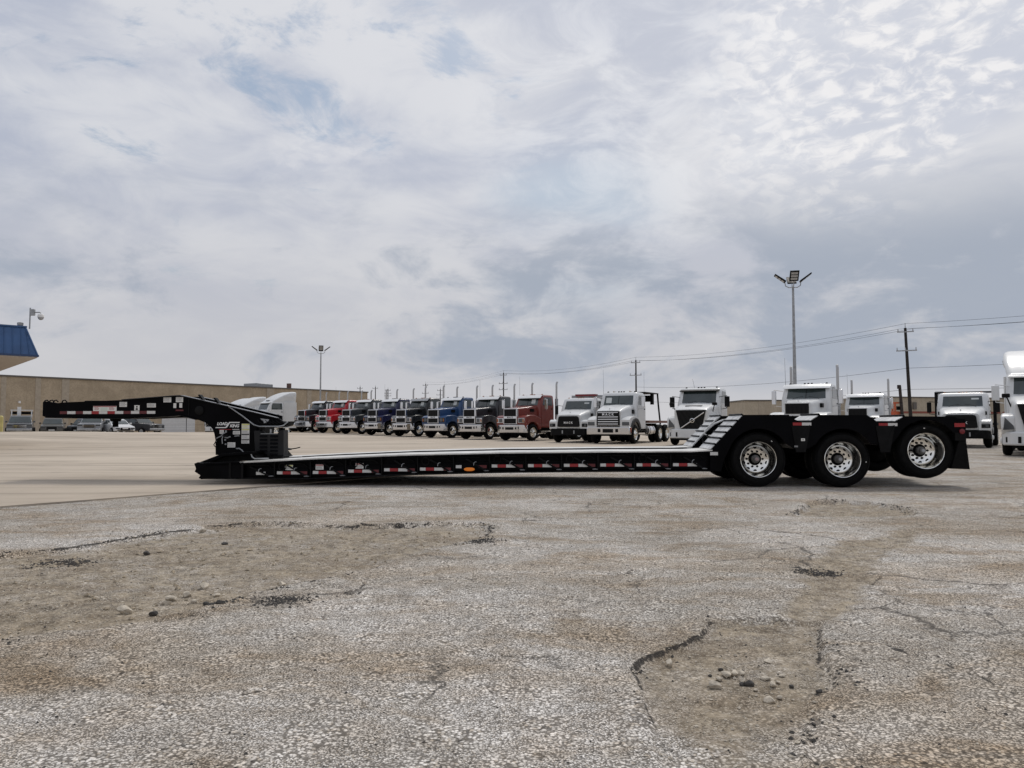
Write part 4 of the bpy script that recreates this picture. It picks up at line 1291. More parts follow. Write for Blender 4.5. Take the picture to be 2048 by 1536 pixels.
def vocational_truck(loc, facing):
    """white truck with chrome bumper, barred grille and black fender flares"""
    ang = math.atan2(-facing[1], -facing[0])
    T = empty('vocational_truck', loc, ang, 'white truck with barred chrome grille, chrome bumper and black fender flares', 'truck', 'white trucks behind the trailer')
    bp = MB().prism([(0.0, -1.20), (0.0, 1.20), (.05, 1.24), (.26, 1.24), (.26, -1.24), (.05, -1.24)], 'z', .50, .90).build('bumper', CHROME, T, smooth=20, bevel=0.025)
    MB().box(-.004, .02, -.30, .30, .60, .80).build('bumper_opening', GRILLE, bp)
    for s in (-1, 1):
        MB().box(-.004, .02, s * .50 - .08, s * .50 + .08, .62, .80).build('tow_opening', GRILLE, bp)
    MB().box(.05, .4, -1.0, 1.0, .42, .50).build('air_dam', UNDER, T)
    gs = MB().prism([(-.66, .98), (.66, .98), (.62, 1.74), (-.62, 1.74)], 'x', .02, .16).build('grille_frame', GRILLE, T, bevel=0.03, smooth=20)
    for k in range(4):
        z = 1.06 + .125 * k
        MB().box(.004, .03, -.57, .57, z - .022, z + .022).build('grille_bar', CHROME, gs)
    MB().box(.004, .03, -.57, .57, 1.655, 1.69).build('grille_bar', CHROME, gs)
    lettering('grille_lettering', 'MACK', .17, CHROME, gs, (.012, 0, 1.565), (RAD(90), 0, RAD(-90)), bold=.006, space=1.7)
    hood_loft([arch_ring(.10, .70, .95, 1.76, .10, .02), arch_ring(.35, .76, .95, 1.86, .16, .02), arch_ring(.9, .84, .95, 2.0, .2, .02), arch_ring(1.55, .92, .95, 2.11, .2, .02)], 'hood', WF, T)
    MB().box(.26, .33, -.02, .02, 1.83, 1.92).build('hood_ornament', CHROME, T)
    for s in (-1, 1):
        a, b = sorted((s * .66, s * 1.20))
        f = MB().prism(fender_poly((.98, .53), .66, .06, 1.70, 1.50, 1.28, .70), 'y', a, b).build('fender', WF, T, bevel=0.06, smooth=40)
        a, b = sorted((s * 1.14, s * 1.255))
        MB().prism(arc((.98, .53), .84, 15, 150, 14) + arc((.98, .53), .655, 150, 15, 14), 'y', a, b).build('fender_flare', pbr('flare_grey', (.035, .035, .035), .7), f)
        MB().box(.04, .12, s * .98 - .20, s * .98 + .20, .98, 1.17).build('headlamp', LAMPG, f, bevel=0.02)
        truck_wheel(T, .98, s * 1.22, .52, mat=WHITE2)
        mirror(T, s, 1.70, 1.40, 1.98, 2.55, CHROME)
        MB().box(1.28, 1.62, s * .905 - .04, s * .905 + .04, 1.62, 1.84).build('air_inlet', GRILLE, T)
        MB().box(1.75, 2.9, s * .98 - .1, s * .98 + .1, .50, .58).build('step', ALU, T)
    cab_faces(T, WF, .80, 2.08, 2.70, 1.62, 1.55, 1.80, 3.05, 1.09, 1.09, 1.04, roof=.14)
    roof_lights(T, 2.1, 2.84, .95, BLACK2)
    for y in (-.5, .45):
        MB().cyl((2.1, y, 2.86), (2.45, y, 2.88), .05, .03, n=10).build('air_horn', CHROME, T)
    MB().cyl((3.1, -.98, 1.2), (3.1, -.98, 4.0), .008, .004, n=5).build('antenna', BLACK2, T)
    MB().cyl((1.9, .98, 2.2), (1.9, 1.0, 4.1), .008, .004, n=5).build('antenna', BLACK2, T)
    MB().hexa([(1.585, .40, 2.22), (1.585, .72, 2.22), (1.61, .72, 2.22), (1.61, .40, 2.22), (1.68, .40, 2.52), (1.68, .72, 2.52), (1.705, .72, 2.52), (1.705, .40, 2.52)]).build('window_paper_daylight', PAPER, T)
    # bare frame with a winch mast behind the cab
    ms = sub('winch_mast', T)
    for s in (-1, 1):
        MB().tube([(6.1, s * .95, 1.05), (5.75, s * .95, 2.2), (5.6, s * .95, 2.86)], .05, 6).build('mast_leg', BLACK2, ms)
    MB().box(3.2, 5.65, -1.0, 1.0, 2.82, 2.88).build('mast_top', BLACK2, ms)
    MB().cyl((5.0, -.75, 2.55), (5.0, .5, 2.55), .19, n=16).build('winch_drum', UNDER, ms)
    MB().box(4.85, 5.15, -.88, -.75, 2.2, 2.82).build('winch_side', UNDER, ms)
    MB().box(4.85, 5.15, .5, .62, 2.2, 2.82).build('winch_side', UNDER, ms)
    MB().box(3.6, 7.2, -1.1, 1.1, 1.12, 1.26).build('flat_bed', pbr('bed_rust', (.20, .11, .085), .8, var=.25), T)
    rear_end(T, (5.2, 6.55))
    return T


vocational_truck((5.1, 40.0, 0.02), (-.48, -.876))


def medium_truck(loc, facing, label, body='van', lettr='MACK'):
    """white medium truck with a big black rounded grille and black bumper"""
    ang = math.atan2(-facing[1], -facing[0])
    T = empty('medium_truck', loc, ang, label, 'truck', 'white trucks behind the trailer')
    MB().prism([(.02, -1.0), (.02, 1.0), (.15, 1.15), (.40, 1.15), (.40, -1.15), (.15, -1.15)], 'z', .42, .80).build('bumper', BLACK2, T, smooth=20, bevel=0.03)
    for s in (-1, 1):
        MB().box(.0, .03, s * .35 - .03, s * .35 + .03, .52, .70).build('tow_hook', STEEL, T)
    r = .14
    pts = []
    for cx, cz, a0 in ((.62 - r, 1.50 - r, 0), (-.62 + r, 1.50 - r, 90), (-.66 + .06, .90 + .06, 180), (.66 - .06, .90 + .06, 270)):
        rr = r if a0 < 180 else .06
        pts += [(cx + rr * math.cos(RAD(a0 + 22.5 * i)), cz + rr * math.sin(RAD(a0 + 22.5 * i))) for i in range(5)]
    gs = MB().prism(pts, 'x', .02, .2).build('grille', GRILLE, T, smooth=30, bevel=0.015)
    lettering('grille_lettering', lettr, .15, WHITE2, gs, (.014, 0, 1.13), (RAD(90), 0, RAD(-90)), bold=.006, space=1.5)
    for k in range(3):
        MB().box(.010, .022, -.56, .56, 1.24 + .07 * k, 1.255 + .07 * k).build('grille_bar', BLACK2, gs)
    hood_loft([arch_ring(.10, .74, .82, 1.56, .16, .03), arch_ring(.3, .80, .82, 1.66, .2, .03), arch_ring(.8, .88, .82, 1.78, .22, .03), arch_ring(1.45, .96, .82, 1.88, .2, .03)], 'hood', WF, T)
    MB().box(.30, .36, -.025, .025, 1.66, 1.75).build('hood_ornament', CHROME, T)
    for s in (-1, 1):
        a, b = sorted((s * .70, s * 1.17))
        f = MB().prism(fender_poly((.95, .47), .58, .06, 1.55, 1.32, 1.20, .62), 'y', a, b).build('fender', WF, T, bevel=0.06, smooth=40)
        MB().box(.035, .14, s * .97 - .17, s * .97 + .17, .90, 1.08).build('headlamp', GRILLE, f, bevel=0.02)
        MB().box(.028, .05, s * 1.02 - .06, s * 1.02 + .06, .93, 1.05).build('lamp_glow', LAMPG, f)
        MB().hexa([(.05, s * .80, 1.11), (.05, s * 1.12, 1.11), (.12, s * 1.12, 1.11), (.12, s * .80, 1.11),
                   (.10, s * .92, 1.18), (.10, s * 1.12, 1.18), (.2, s * 1.12, 1.18), (.2, s * .92, 1.18)]).build('day_lamp', GRILLE, f)
        truck_wheel(T, .95, s * 1.17, .47, mat=WHITE2)
        mirror(T, s, 1.55, 1.38, 1.62, 2.12, BLACK2)
        MB().box(1.12, 1.42, s * .945 - .03, s * .945 + .03, 1.50, 1.66).build('air_inlet', GRILLE, T)
        MB().box(1.6, 2.6, s * .95 - .1, s * .95 + .1, .45, .53).build('step', BLACK2, T)
    cab_faces(T, WF, .72, 1.88, 2.46, 1.50, 1.40, 1.70, 2.85, 1.05, 1.05, 1.0, roof=.12, split=False)
    roof_lights(T, 1.95, 2.56, .92, ROOFL)
    MB().hexa([(1.475, -.66, 2.02), (1.475, -.36, 2.02), (1.5, -.36, 2.02), (1.5, -.66, 2.02), (1.60, -.66, 2.30), (1.60, -.36, 2.30), (1.625, -.36, 2.30), (1.625, -.66, 2.30)]).build('window_paper_daylight', PAPER, T)
    MB().hexa([(1.475, .10, 2.0), (1.475, .72, 2.0), (1.5, .72, 2.0), (1.5, .10, 2.0), (1.585, .10, 2.26), (1.585, .72, 2.26), (1.61, .72, 2.26), (1.61, .10, 2.26)]).build('window_paper_daylight', pbr('daylight_through_cab', (.30, .32, .32), .3), T)  # no paper: grey sheet paints in daylight seen through the cab
    if body == 'van':
        MB().box(3.3, 7.2, -1.1, 1.1, 1.05, 2.72).build('box_body', WHITE2, T, bevel=0.03)
        MB().box(3.2, 3.3, -1.12, 1.12, 1.05, 2.78).build('headboard', STEEL, T)
        MB().box(3.0, 3.4, -.5, .8, 2.72, 2.84).build('light_bar', REDLENS, T)
    else:
        hb = sub('headboard', T)
        for y in (-1.22, 1.22):
            MB().box(3.1, 3.2, y - .07, y + .07, .55, 2.62).build('post', BLACK2, hb)
        MB().box(3.1, 3.2, -1.29, 1.29, 2.58, 2.66).build('rail', BLACK2, hb)
        MB().box(3.2, 7.0, -1.22, 1.22, 1.02, 1.14).build('flat_bed', BLACK2, T)
        MB().box(3.35, 3.9, .95, 1.28, 2.25, 2.72).build('locker', WHITE2, T, bevel=0.02)
    rear_end(T, (5.4,), x1=7.0, R=.47, zf=.95, hubs=WHITE2)
    return T


medium_truck((3.14, 42.1, 0.02), (-.46, -.89), 'white medium truck with large black grille, beside the brick red tractor', 'van')
medium_truck((20.3, 34.0, 0), (-.57, -.82), 'white medium truck with black headboard, half hidden behind the trailer mud flap', 'flat')


def slant_truck(name, loc, facing, label, sleeper=False, xs_=5.6, cat_group='white trucks behind the trailer', visor_lip=True, hub=WHITE2):
    """white aerodynamic tractor with a black slanted grille and diagonal bar"""
    ang = math.atan2(-facing[1], -facing[0])
    T = empty(name, loc, ang, label, 'truck', cat_group)
    MB().prism([(.0, -.62), (.0, .62), (.12, .95), (.42, 1.2), (.60, 1.2), (.5, -1.2 + 2.1), (.5, -.9), (.60, -1.2), (.42, -1.2), (.12, -.95)], 'z', .36, .82).build('bumper', WF, T, smooth=25, bevel=0.05)
    for s in (-1, 1):
        MB().hexa([(-.01, s * .66, .44), (.27, s * 1.10, .46), (.42, s * 1.10, .46), (.14, s * .64, .44),
                   (-.01, s * .66, .66), (.27, s * 1.10, .64), (.42, s * 1.10, .64), (.14, s * .64, .66)]).build('bumper_vent', GRILLE, T)
    MB().box(.15, .6, -.9, .9, .26, .38).build('air_dam', UNDER, T)
    gp = [(-.74, 1.74), (.74, 1.74), (.52, .80), (.46, .72), (-.46, .72), (-.52, .80)]
    gs = MB().prism(gp, 'x', .04, .3).build('grille', GRILLE, T, smooth=20, bevel=0.02)
    # diagonal slats
    for k in range(9):
        y0 = -.95 + .24 * k
        a, b = Vector((.036, y0, 1.70)), Vector((.036, y0 - .55, .82))
        pa, pb = [], []
        for t in (0, .25, .5, .75, 1):
            p = a.lerp(b, t)
            if abs(p.y) < .52 + (p.z - .80) / .94 * .2:
                pa.append(p)
        if len(pa) > 1:
            MB().tube([pa[0], pa[-1]], .016, 5).build('grille_slat', BLACK2, gs)
    MB().tube([(.025, -.66, 1.62), (.025, .50, .84)], .026, 6).build('diagonal_bar', CHROME, gs)
    MB().lathe([(.115, 0), (.115, -.03), (.085, -.035), (.085, .0)], (.03, -.08, 1.23), 20, axis='x').build('ring_emblem', CHROME, gs)
    hood_loft([arch_ring(.10, .80, .80, 1.76, .08, .02), arch_ring(.25, .86, .80, 1.84, .14, .03), arch_ring(.9, .95, .80, 1.98, .2, .03), arch_ring(1.7, 1.02, .80, 2.12, .2, .03)], 'hood', WF, T)
    MB().hexa([(.58, -.40, 1.93), (.58, .40, 1.93), (.72, .42, 1.95), (.72, -.42, 1.95), (.58, -.40, 1.955), (.58, .40, 1.955), (.72, .42, 1.985), (.72, -.42, 1.985)]).build('hood_vent', GRILLE, T)
    for s in (-1, 1):
        a, b = sorted((s * .78, s * 1.22))
        f = MB().prism(fender_poly((1.05, .52), .63, .16, 1.85, 1.46, 1.32, .55), 'y', a, b).build('fender', WF, T, bevel=0.09, smooth=40)
        MB().hexa([(.145, s * .84, .90), (.145, s * 1.15, .88), (.4, s * 1.235, .90), (.3, s * .84, .90),
                   (.145, s * .86, 1.02), (.145, s * 1.10, 1.30), (.42, s * 1.235, 1.28), (.3, s * .86, 1.02)]).build('headlamp', LAMPG, f)
        truck_wheel(T, 1.05, s * 1.22, .51, mat=hub)
        mirror(T, s, 1.78, 1.40, 1.92, 2.45, BLACK2 if not sleeper else WF, .24)
        hm = sub('hood_mirror', T)
        MB().tube([(.75, s * .92, 1.66), (.60, s * 1.02, 1.95), (.55, s * 1.06, 2.02)], .022, 6).build('mirror_arm', BLACK2, hm)
        MB().box(.45, .60, s * 1.06 - .12, s * 1.06 + .12, 1.98, 2.12).build('mirror_head', BLACK2, hm, bevel=0.03)
        MB().box(2.0, 3.0, s * 1.0 - .1, s * 1.0 + .1, .42, .52).build('step', WF, T)
    cab_faces(T, WF, .70, 2.10, 2.80, 1.78, 1.66, 2.0, 3.25 if not sleeper else 3.4, 1.10, 1.10, 1.06, roof=.13, split=False)
    if visor_lip:
        MB().hexa([(1.80, -1.0, 2.72), (1.80, 1.0, 2.72), (2.06, .98, 2.80), (2.06, -.98, 2.80), (1.78, -1.02, 2.76), (1.78, 1.02, 2.76), (2.06, .98, 2.84), (2.06, -.98, 2.84)]).build('sun_visor', GRILLE if not sleeper else WF, T)
    roof_lights(T, 2.3, 2.93, .95, BLACK2)
    if sleeper:
        MB().loft([rrect(3.35, xs_, 1.16, .75, .12), rrect(3.30, xs_, 1.19, 1.4, .12), rrect(3.30, xs_, 1.19, 2.84, .14)]).build('sleeper', WF, T, smooth=40)
        up = [(2.83, 2.08, 1.05), (2.95, 2.22, 1.08), (3.10, 2.44, 1.11), (3.25, 2.68, 1.14), (3.40, 2.96, 1.165), (3.54, 3.26, 1.18), (3.66, 3.56, 1.18), (3.76, 3.86, 1.165), (3.83, 4.10, 1.13), (3.87, 4.28, 1.06)]
        MB().loft([rrect(x_, xs_ - .01 - max(0, (z_ - 3.75) * .5), h_, z_, .22) for z_, x_, h_ in up]).build('roof_fairing', WF, T, smooth=60)
        for s in (-1, 1):
            MB().tube([(3.35, s * 1.19, 3.45), (3.8, s * 1.19, 3.36), (xs_ - .3, s * 1.19, 3.32)], .012, 6).build('crease', WHITE, T)
        MB().box(2.20, 2.40, -.30, .30, 2.985, 3.03).build('roof_vent', GRILLE, T)
        rear_end(T, (xs_ + 1.0, xs_ + 2.35), hubs=WHITE2)
        for s in (-1, 1):
            MB().box(3.3, xs_, s * 1.12 - .06, s * 1.12 + .06, .36, .74).build('side_skirt', WF, T)
    else:
        MB().box(3.25, 3.6, -.9, .9, 1.3, 2.62).build('cab_extender', WHITE2, T, bevel=0.03)
        MB().cyl((2.5, .4, 2.9), (2.45, .5, 3.4), .008, .004, n=5).build('antenna', BLACK2, T)
        rear_end(T, (5.4, 6.75), hubs=WHITE2)
    return T


slant_truck('aerodynamic_tractor', (8.72, 36.7, 0.02), (-.47, -.885), 'white day cab truck with black slanted grille and diagonal bar behind the trailer ramp')
slant_truck('sleeper_tractor', (17.46, 24.6, 0), (-.57, -.82), 'white sleeper tractor cut off by the frame, beyond the trailer mud flap', sleeper=True)
LF = (-.69, -.72)
slant_truck('sleeper_tractor', (-25.1, 70.7, gz(-25.1, 70.7)), LF, 'white high roof sleeper tractor beside the far black tractor, above the power unit', sleeper=True, xs_=4.7, cat_group='white sleeper tractors at the far end')
slant_truck('sleeper_tractor', (-29.3, 74.6, gz(-29.3, 74.6)), LF, 'white sleeper tractor mostly hidden behind another one and the trailer gooseneck', sleeper=True, xs_=4.7, cat_group='white sleeper tractors at the far end')
slant_truck('sleeper_tractor', (-31.6, 78.0, gz(-31.6, 78.0)), LF, 'white tractor whose nose shows under the bend of the trailer gooseneck', sleeper=True, xs_=4.7, cat_group='white sleeper tractors at the far end')


# ------------------------------------------------------------------ buildings
def mat_wall(name, a, b, scale=(1, 1, 1)):
    m = bpy.data.materials.new(name)
    m.use_nodes = True
    g = NG(m.node_tree)
    ps = g.n('ShaderNodeNewGeometry').outputs['Position']
    c = g.mix(g.ramp(g.noise(g.mapping(ps, scale=scale), 0.5, 6, 0.65, 0.4), 0.3, 0.7), a, b)
    c = g.mix(g.math('MULTIPLY', g.ramp(g.noise(ps, 5, 5, 0.7), 0.4, 0.7), 0.45), c, [x * 0.6 for x in a])
    dr = g.noise(g.mapping(ps, scale=(1.2, 1.2, 0.12)), 1.0, 5, 0.6)
    c = g.mix(g.math('MULTIPLY', g.ramp(dr, 0.55, 0.75), 0.3), c, [x * 0.55 for x in a])
    b_ = g.n('ShaderNodeBsdfPrincipled', None, Base_Color=c, Roughness=0.9)
    g.n('ShaderNodeOutputMaterial', None, Surface=b_.outputs[0])
    return m


BRICKT = mat_wall('tan_block', (0.33, 0.268, 0.190), (0.44, 0.36, 0.26))
PILAST = pbr('pilaster_tan', (0.36, 0.31, 0.245), 0.85, var=0.1)
BEIGE = mat_wall('beige_panel', (0.36, 0.31, 0.24), (0.44, 0.385, 0.30))
COPING = pbr('coping_brown', (0.10, 0.09, 0.08), 0.6)
DOORW = pbr('roller_door_white', (0.50, 0.51, 0.52), 0.6, var=0.05)


def wall_building(name, p0, p1, base, top, depth, mat, label, pil=(), doors=()):
    """long building given by its visible wall from p0 to p1; x along the wall, y inwards"""
    p0, p1 = Vector(p0), Vector(p1)
    L = (p1 - p0).length
    B = empty(name, (p0.x, p0.y, 0), math.atan2(p1.y - p0.y, p1.x - p0.x), label, 'building')
    MB().box(0, L, 0, depth, base, top).build('wall', mat, B)
    MB().box(-.15, L + .15, -.15, depth + .15, top, top + .22).build('roof', COPING, B)
    for x, w in pil:
        MB().box(x - w / 2, x + w / 2, -.06, 0, base, top).build('pilaster', PILAST, B)
    for x, w, z1 in doors:
        d = MB().box(x - w / 2, x + w / 2, -.05, -.002, base, z1).build('roller_door', DOORW, B)
        k = 0
        z = base + .35
        while z < z1 - .1:
            MB().box(x - w / 2 + .03, x + w / 2 - .03, -.065, -.05, z, z + .03).build('door_rib', WHITE2, d)
            z += .35
        MB().box(x - w / 2 - .15, x + w / 2 + .15, -.08, -.002, z1, z1 + .18).build('door_lintel', COPING, d)
    return B


# warehouse wall runs from beyond the left frame edge to the far corner
def wl(px):
    """wall plan position seen at image column px of the design sketch"""
    a, b = Vector((-68.3, 100.0)), Vector((-29.5, 153.0))
    k = (px - 1024) / 1500
    d = b - a
    t = (k * a.y - a.x) / (d.x - k * d.y)
    return t * d.length


WH = wall_building('warehouse', (-68.3, 100.0), (-29.5, 153.0), -1.1, 7.45, 40, BRICKT,
                   'long tan block warehouse with flat roof and white roller doors at the back',
                   pil=[(wl(75), .7), (wl(130), 1.0), (wl(540), 1.4), (wl(618), 1.0), (wl(6), .6)], doors=[(wl(222), 4.2, 2.1), (wl(358), 5.6, 2.05)])
MB().hexa([(wl(533), 3, 7.67), (wl(566), 3, 7.67), (wl(566), 7, 7.67), (wl(533), 7, 7.67), (wl(533), 3, 8.5), (wl(566), 3, 8.4), (wl(566), 7, 8.4), (wl(533), 7, 8.5)]).build('roof_unit', STEEL, WH, bevel=.1)
MB().box(wl(585), wl(589), 1, 1.8, 7.67, 8.6).build('vent_stack', pbr('vent_brown', (.13, .075, .06), .7), WH)
MB().box(wl(36), wl(40), -.25, 0, 3.9, 4.2).build('wall_lamp', WHITE2, WH)

# shop with a blue mansard, only its corner reaches into view
SH = empty('blue_roof_shop', (-20.3, 32.0, 0), math.atan2(-.66, -.75), 'shop corner with blue ribbed metal mansard roof and pale soffit', 'building')
# local: x along the front away from the corner, y to the camera side; the corner's other eave runs to -y
BLUE = pbr('blue_metal', (0.030, 0.085, 0.21), 0.45, spec=0.5, var=0.12, vscale=2)
SOFF = pbr('soffit', (0.47, 0.42, 0.37), 0.8, var=0.06)
IN, ZE, ZT = .42, 4.0, 5.22
Lf, Ls = 14.0, 16.0
MB().hexa([(0, 0, ZE), (Lf, 0, ZE), (Lf, -Ls, ZE), (0, -Ls, ZE), (IN, -IN, ZT), (Lf, -IN, ZT), (Lf, -Ls, ZT), (IN, -Ls, ZT)]).build('roof', BLUE, SH, smooth=0)
MB().box(.02, Lf - .02, -Ls + .02, -.02, ZE - .10, ZE - .002).build('soffit', SOFF, SH)
MB().box(-.04, Lf, -Ls, .04, ZE - .05, ZE + .03).build('eave_trim', pbr('eave_blue', (.02, .05, .13), .5), SH)
for k in range(40):
    x = .30 + .30 * k
    MB().tube([(x, .012, ZE + .02), (x if x > IN else IN + (x - .3) * .2, -IN + .012, ZT)], .016, 5).build('roof_rib', BLUE, SH)
for k in range(40):
    y = -.35 - .36 * k
    MB().tube([(-.012, y, ZE + .02), (IN - .012, y if y < -IN else -IN - .05, ZT)], .016, 5).build('roof_rib', BLUE, SH)
MB().tube([(0, 0, ZE), (IN, -IN, ZT)], .035, 6).build('hip_trim', BLUE, SH)
MB().box(IN - .05, Lf, -Ls, -IN + .05, ZT, ZT + .06).build('ridge_cap', BLUE, SH)
MB().box(3.2, Lf, -Ls + 1, -3.2, 0, ZE - .10).build('wall', BEIGE, SH)
MB().lathe([(.10, 0), (.12, .06), (.12, .14), (.02, .17)], (IN + .18, -IN - .12, ZT + .06), 12, axis='z', cap=True).build('roof_vent', STEEL, SH)
CM = empty('security_camera', (-20.92, 32.35, ZT), 0, 'white dome security camera on a mast above the blue roof', 'camera')
MB().cyl((0, 0, -.02), (0, 0, .90), .028, n=10).build('mast', STEEL, CM)
MB().box(.01, .20, -.06, .06, .56, .84).build('junction_box', STEEL, CM, bevel=.02)
MB().tube([(.20, 0, .70), (.44, 0, .70), (.47, 0, .66)], .024, 8).build('arm', STEEL, CM)
MB().lathe([(.05, .14), (.11, .10), (.13, .03), (.13, -.02)], (.47, 0, .50), 20, axis='z', cap=True).build('dome_cover', WHITE2, CM)
MB().lathe([(.12, -.02), (.10, -.09), (.05, -.13), (.005, -.14)], (.47, 0, .50), 20, axis='z').build('dome_lens', pbr('smoked_dome', (.35, .36, .38), .1), CM)

wall_building('beige_building', (46.5, 150.0), (62.0, 150.0), -.2, 5.7, 30, BEIGE, 'low beige building far behind the white day cab truck', pil=[(3, .5)])
BB = wall_building('beige_building', (74.0, 148.0), (120.0, 160.0), -.2, 6.3, 30, BEIGE, 'long beige building with red stripe far behind the right hand white trucks', pil=[(14, .5), (28, .5)])
MB().box(.2, 47, -.05, 0, 3.2, 3.6).build('stripe', pbr('stripe_red', (.22, .06, .04), .7), BB)
for k in range(5):
    MB().box(6 + 9 * k, 6.8 + 9 * k, -.3, 0, 4.0, 5.4).build('wall_lamp', COPING, BB)


# ------------------------------------------------------------------ lamp masts and power poles
def lamp_mast(loc, h, label, rz):
    T = empty('lamp_mast', loc, rz, label, 'lamp post', 'tall yard lamps')
    MB().cyl((0, 0, 0), (0, 0, h), .13, .065, n=12).build('pole', STEEL, T)
    MB().cyl((0, 0, 0), (0, 0, .25), .24, .20, n=12).build('base', STEEL, T)
    for k in range(4):
        a = RAD(90 * k)
        ca, sa = math.cos(a), math.sin(a)
        hd = sub('lamp_head', T)
        pts = [(0, 0, h - .02), (.25 * ca, .25 * sa, h - .02), (.42 * ca, .42 * sa, h + .08), (.45 * ca, .45 * sa, h + .25)]
        MB().tube(pts, .028, 8).build('bracket', STEEL, hd)
        tilt = RAD(38)
        u = Vector((ca * math.cos(tilt), sa * math.cos(tilt), math.sin(tilt)))
        v = Vector((-sa, ca, 0))
        n = u.cross(v)
        c = Vector((.45 * ca, .45 * sa, h + .28))
        P = lambda x, y, z: tuple(c + u * x + v * y + n * z)
        MB().hexa([P(0, -.26, 0), P(.78, -.26, 0), P(.78, .26, 0), P(0, .26, 0), P(0, -.26, .10), P(.78, -.26, .07), P(.78, .26, .07), P(0, .26, .10)]).build('housing', BLACK2, hd)
        for j in range(3):
            x0 = .10 + .22 * j
            MB().hexa([P(x0, -.19, -.006), P(x0 + .16, -.19, -.006), P(x0 + .16, .19, -.006), P(x0, .19, -.006), P(x0, -.19, .002), P(x0 + .16, -.19, .002), P(x0 + .16, .19, .002), P(x0, .19, .002)]).build('led_panel', pbr('led_grey', (.42, .43, .44), .3), hd)
    return T


lamp_mast((17.0, 45.0, 0), 9.35, 'tall four headed yard lamp rising behind the second trailer wheel', RAD(-14))
lamp_mast((-22.5, 88.0, 0), 9.4, 'distant yard lamp rising from behind the bright red tractor', RAD(15))


def power_pole(loc, h, label, lean=(0, 0), arms=(.45, 2.2), r=.17, rz=0.6, ins=True):
    T = empty('utility_pole', loc, rz, label, 'utility pole', 'utility poles')
    MB().cyl((0, 0, 0), (lean[0], lean[1], h), r, r * .68, n=10).build('pole', WOOD, T)
    for k, d in enumerate(arms):
        z = h - d
        lx, ly = lean[0] * z / h, lean[1] * z / h
        w = .85 if k == 0 else 1.05
        am = MB().box(lx - w, lx + w, ly - .22, ly - .12, z - .06, z + .06).build('crossarm', STEEL, T)
        for x in (-w + .1, w - .1) + ((-.1,) if k else ()):
            MB().cyl((lx + x, ly - .17, z + .06), (lx + x, ly - .17, z + .36), .06, .04, n=8).build('insulator', STEEL, am)
    MB().cyl((lean[0], lean[1], h - .1), (lean[0], lean[1], h + .55), .05, .03, n=6).build('pole_top_pin', STEEL, T)
    return T


POLES = [((69.5, 42.0, 0), 12.0, None), ((45.2, 85.0, 0), 12.0, 'dark utility pole leaning slightly, rising behind the third trailer axle'),
         ((21.2, 128.0, 0), 12.0, 'utility pole rising behind the white truck with barred grille'),
         ((-1.8, 160.0, 0), 12.0, 'utility pole with three crossarms rising behind the brick red tractor'),
         ((-23.5, 204.0, 0), 12.0, 'small distant utility pole rising behind the black tractor with grey visor')]
for k, (p, h, lab) in enumerate(POLES):
    if lab:
        power_pole(p, h, lab, lean=(-.35, -.2) if k == 1 else (0, 0), arms=(.45, 2.6) if k != 3 else (.5, 2.3, 3.6), r=.21 if k == 1 else .17, rz=RAD(-28))
power_pole((-44.6, 220.0, -.9), 12.9, 'thin far utility pole at the end of the warehouse roof', rz=RAD(-10), arms=(.5,))
power_pole((-40.1, 220.0, -.9), 12.9, 'thin far utility pole just past the end of the warehouse', rz=RAD(-10), arms=(.5,))
power_pole((-36.4, 220.0, -.9), 12.2, 'far utility pole with wide arm behind the navy tractor stacks', rz=RAD(-10), arms=(.4, 1.3, 2.0))
power_pole((-19.6, 205.0, 0), 10.6, 'short far pole crowded with insulators behind the bright blue tractor', rz=RAD(-10), arms=(.4, 1.6, 2.6))


def wire(p0, p1, sag, label, r=.011):
    p0, p1 = Vector(p0), Vector(p1)
    pts = []
    for i in range(25):
        t = i / 24
        p = p0.lerp(p1, t)
        p.z -= sag * 4 * t * (1 - t)
        pts.append(p)
    o = MB().tube(pts, r, 4).build('power_line', UNDER, None)
    tag(o, label, 'power line', 'power lines')
    return o


def arm_pt(k, dx, z):
    p = POLES[k][0]
    a = RAD(-28)
    ln = (-.35, -.2) if k == 1 else (0, 0)
    return (p[0] + math.cos(a) * dx + ln[0], p[1] + math.sin(a) * dx + ln[1], z)


SPAN = ['from the frame edge to the leaning pole', 'between the leaning pole and the pole behind the barred grille truck', 'between the pole behind the barred grille truck and the three armed pole', 'from the three armed pole into the distance']
for k in range(4):
    for nm, dx, z in (('topmost power line', 0, 12.5), ('second power line', -.75, 11.9), ('third power line', .75, 11.9)):
        wire(arm_pt(k, dx, z), arm_pt(k + 1, dx, z), .9, '%s %s' % (nm, SPAN[k]), r=.016 if k < 3 else .012)
for nm, z in (('lower cable', 7.4), ('lowest cable', 5.0)):
    wire(arm_pt(0, 0, z - .2), arm_pt(1, 0, z), .35, '%s %s' % (nm, SPAN[0]), r=.02)
    wire(arm_pt(1, 0, z), arm_pt(2, 0, z), .8, '%s %s' % (nm, SPAN[1]), r=.02)

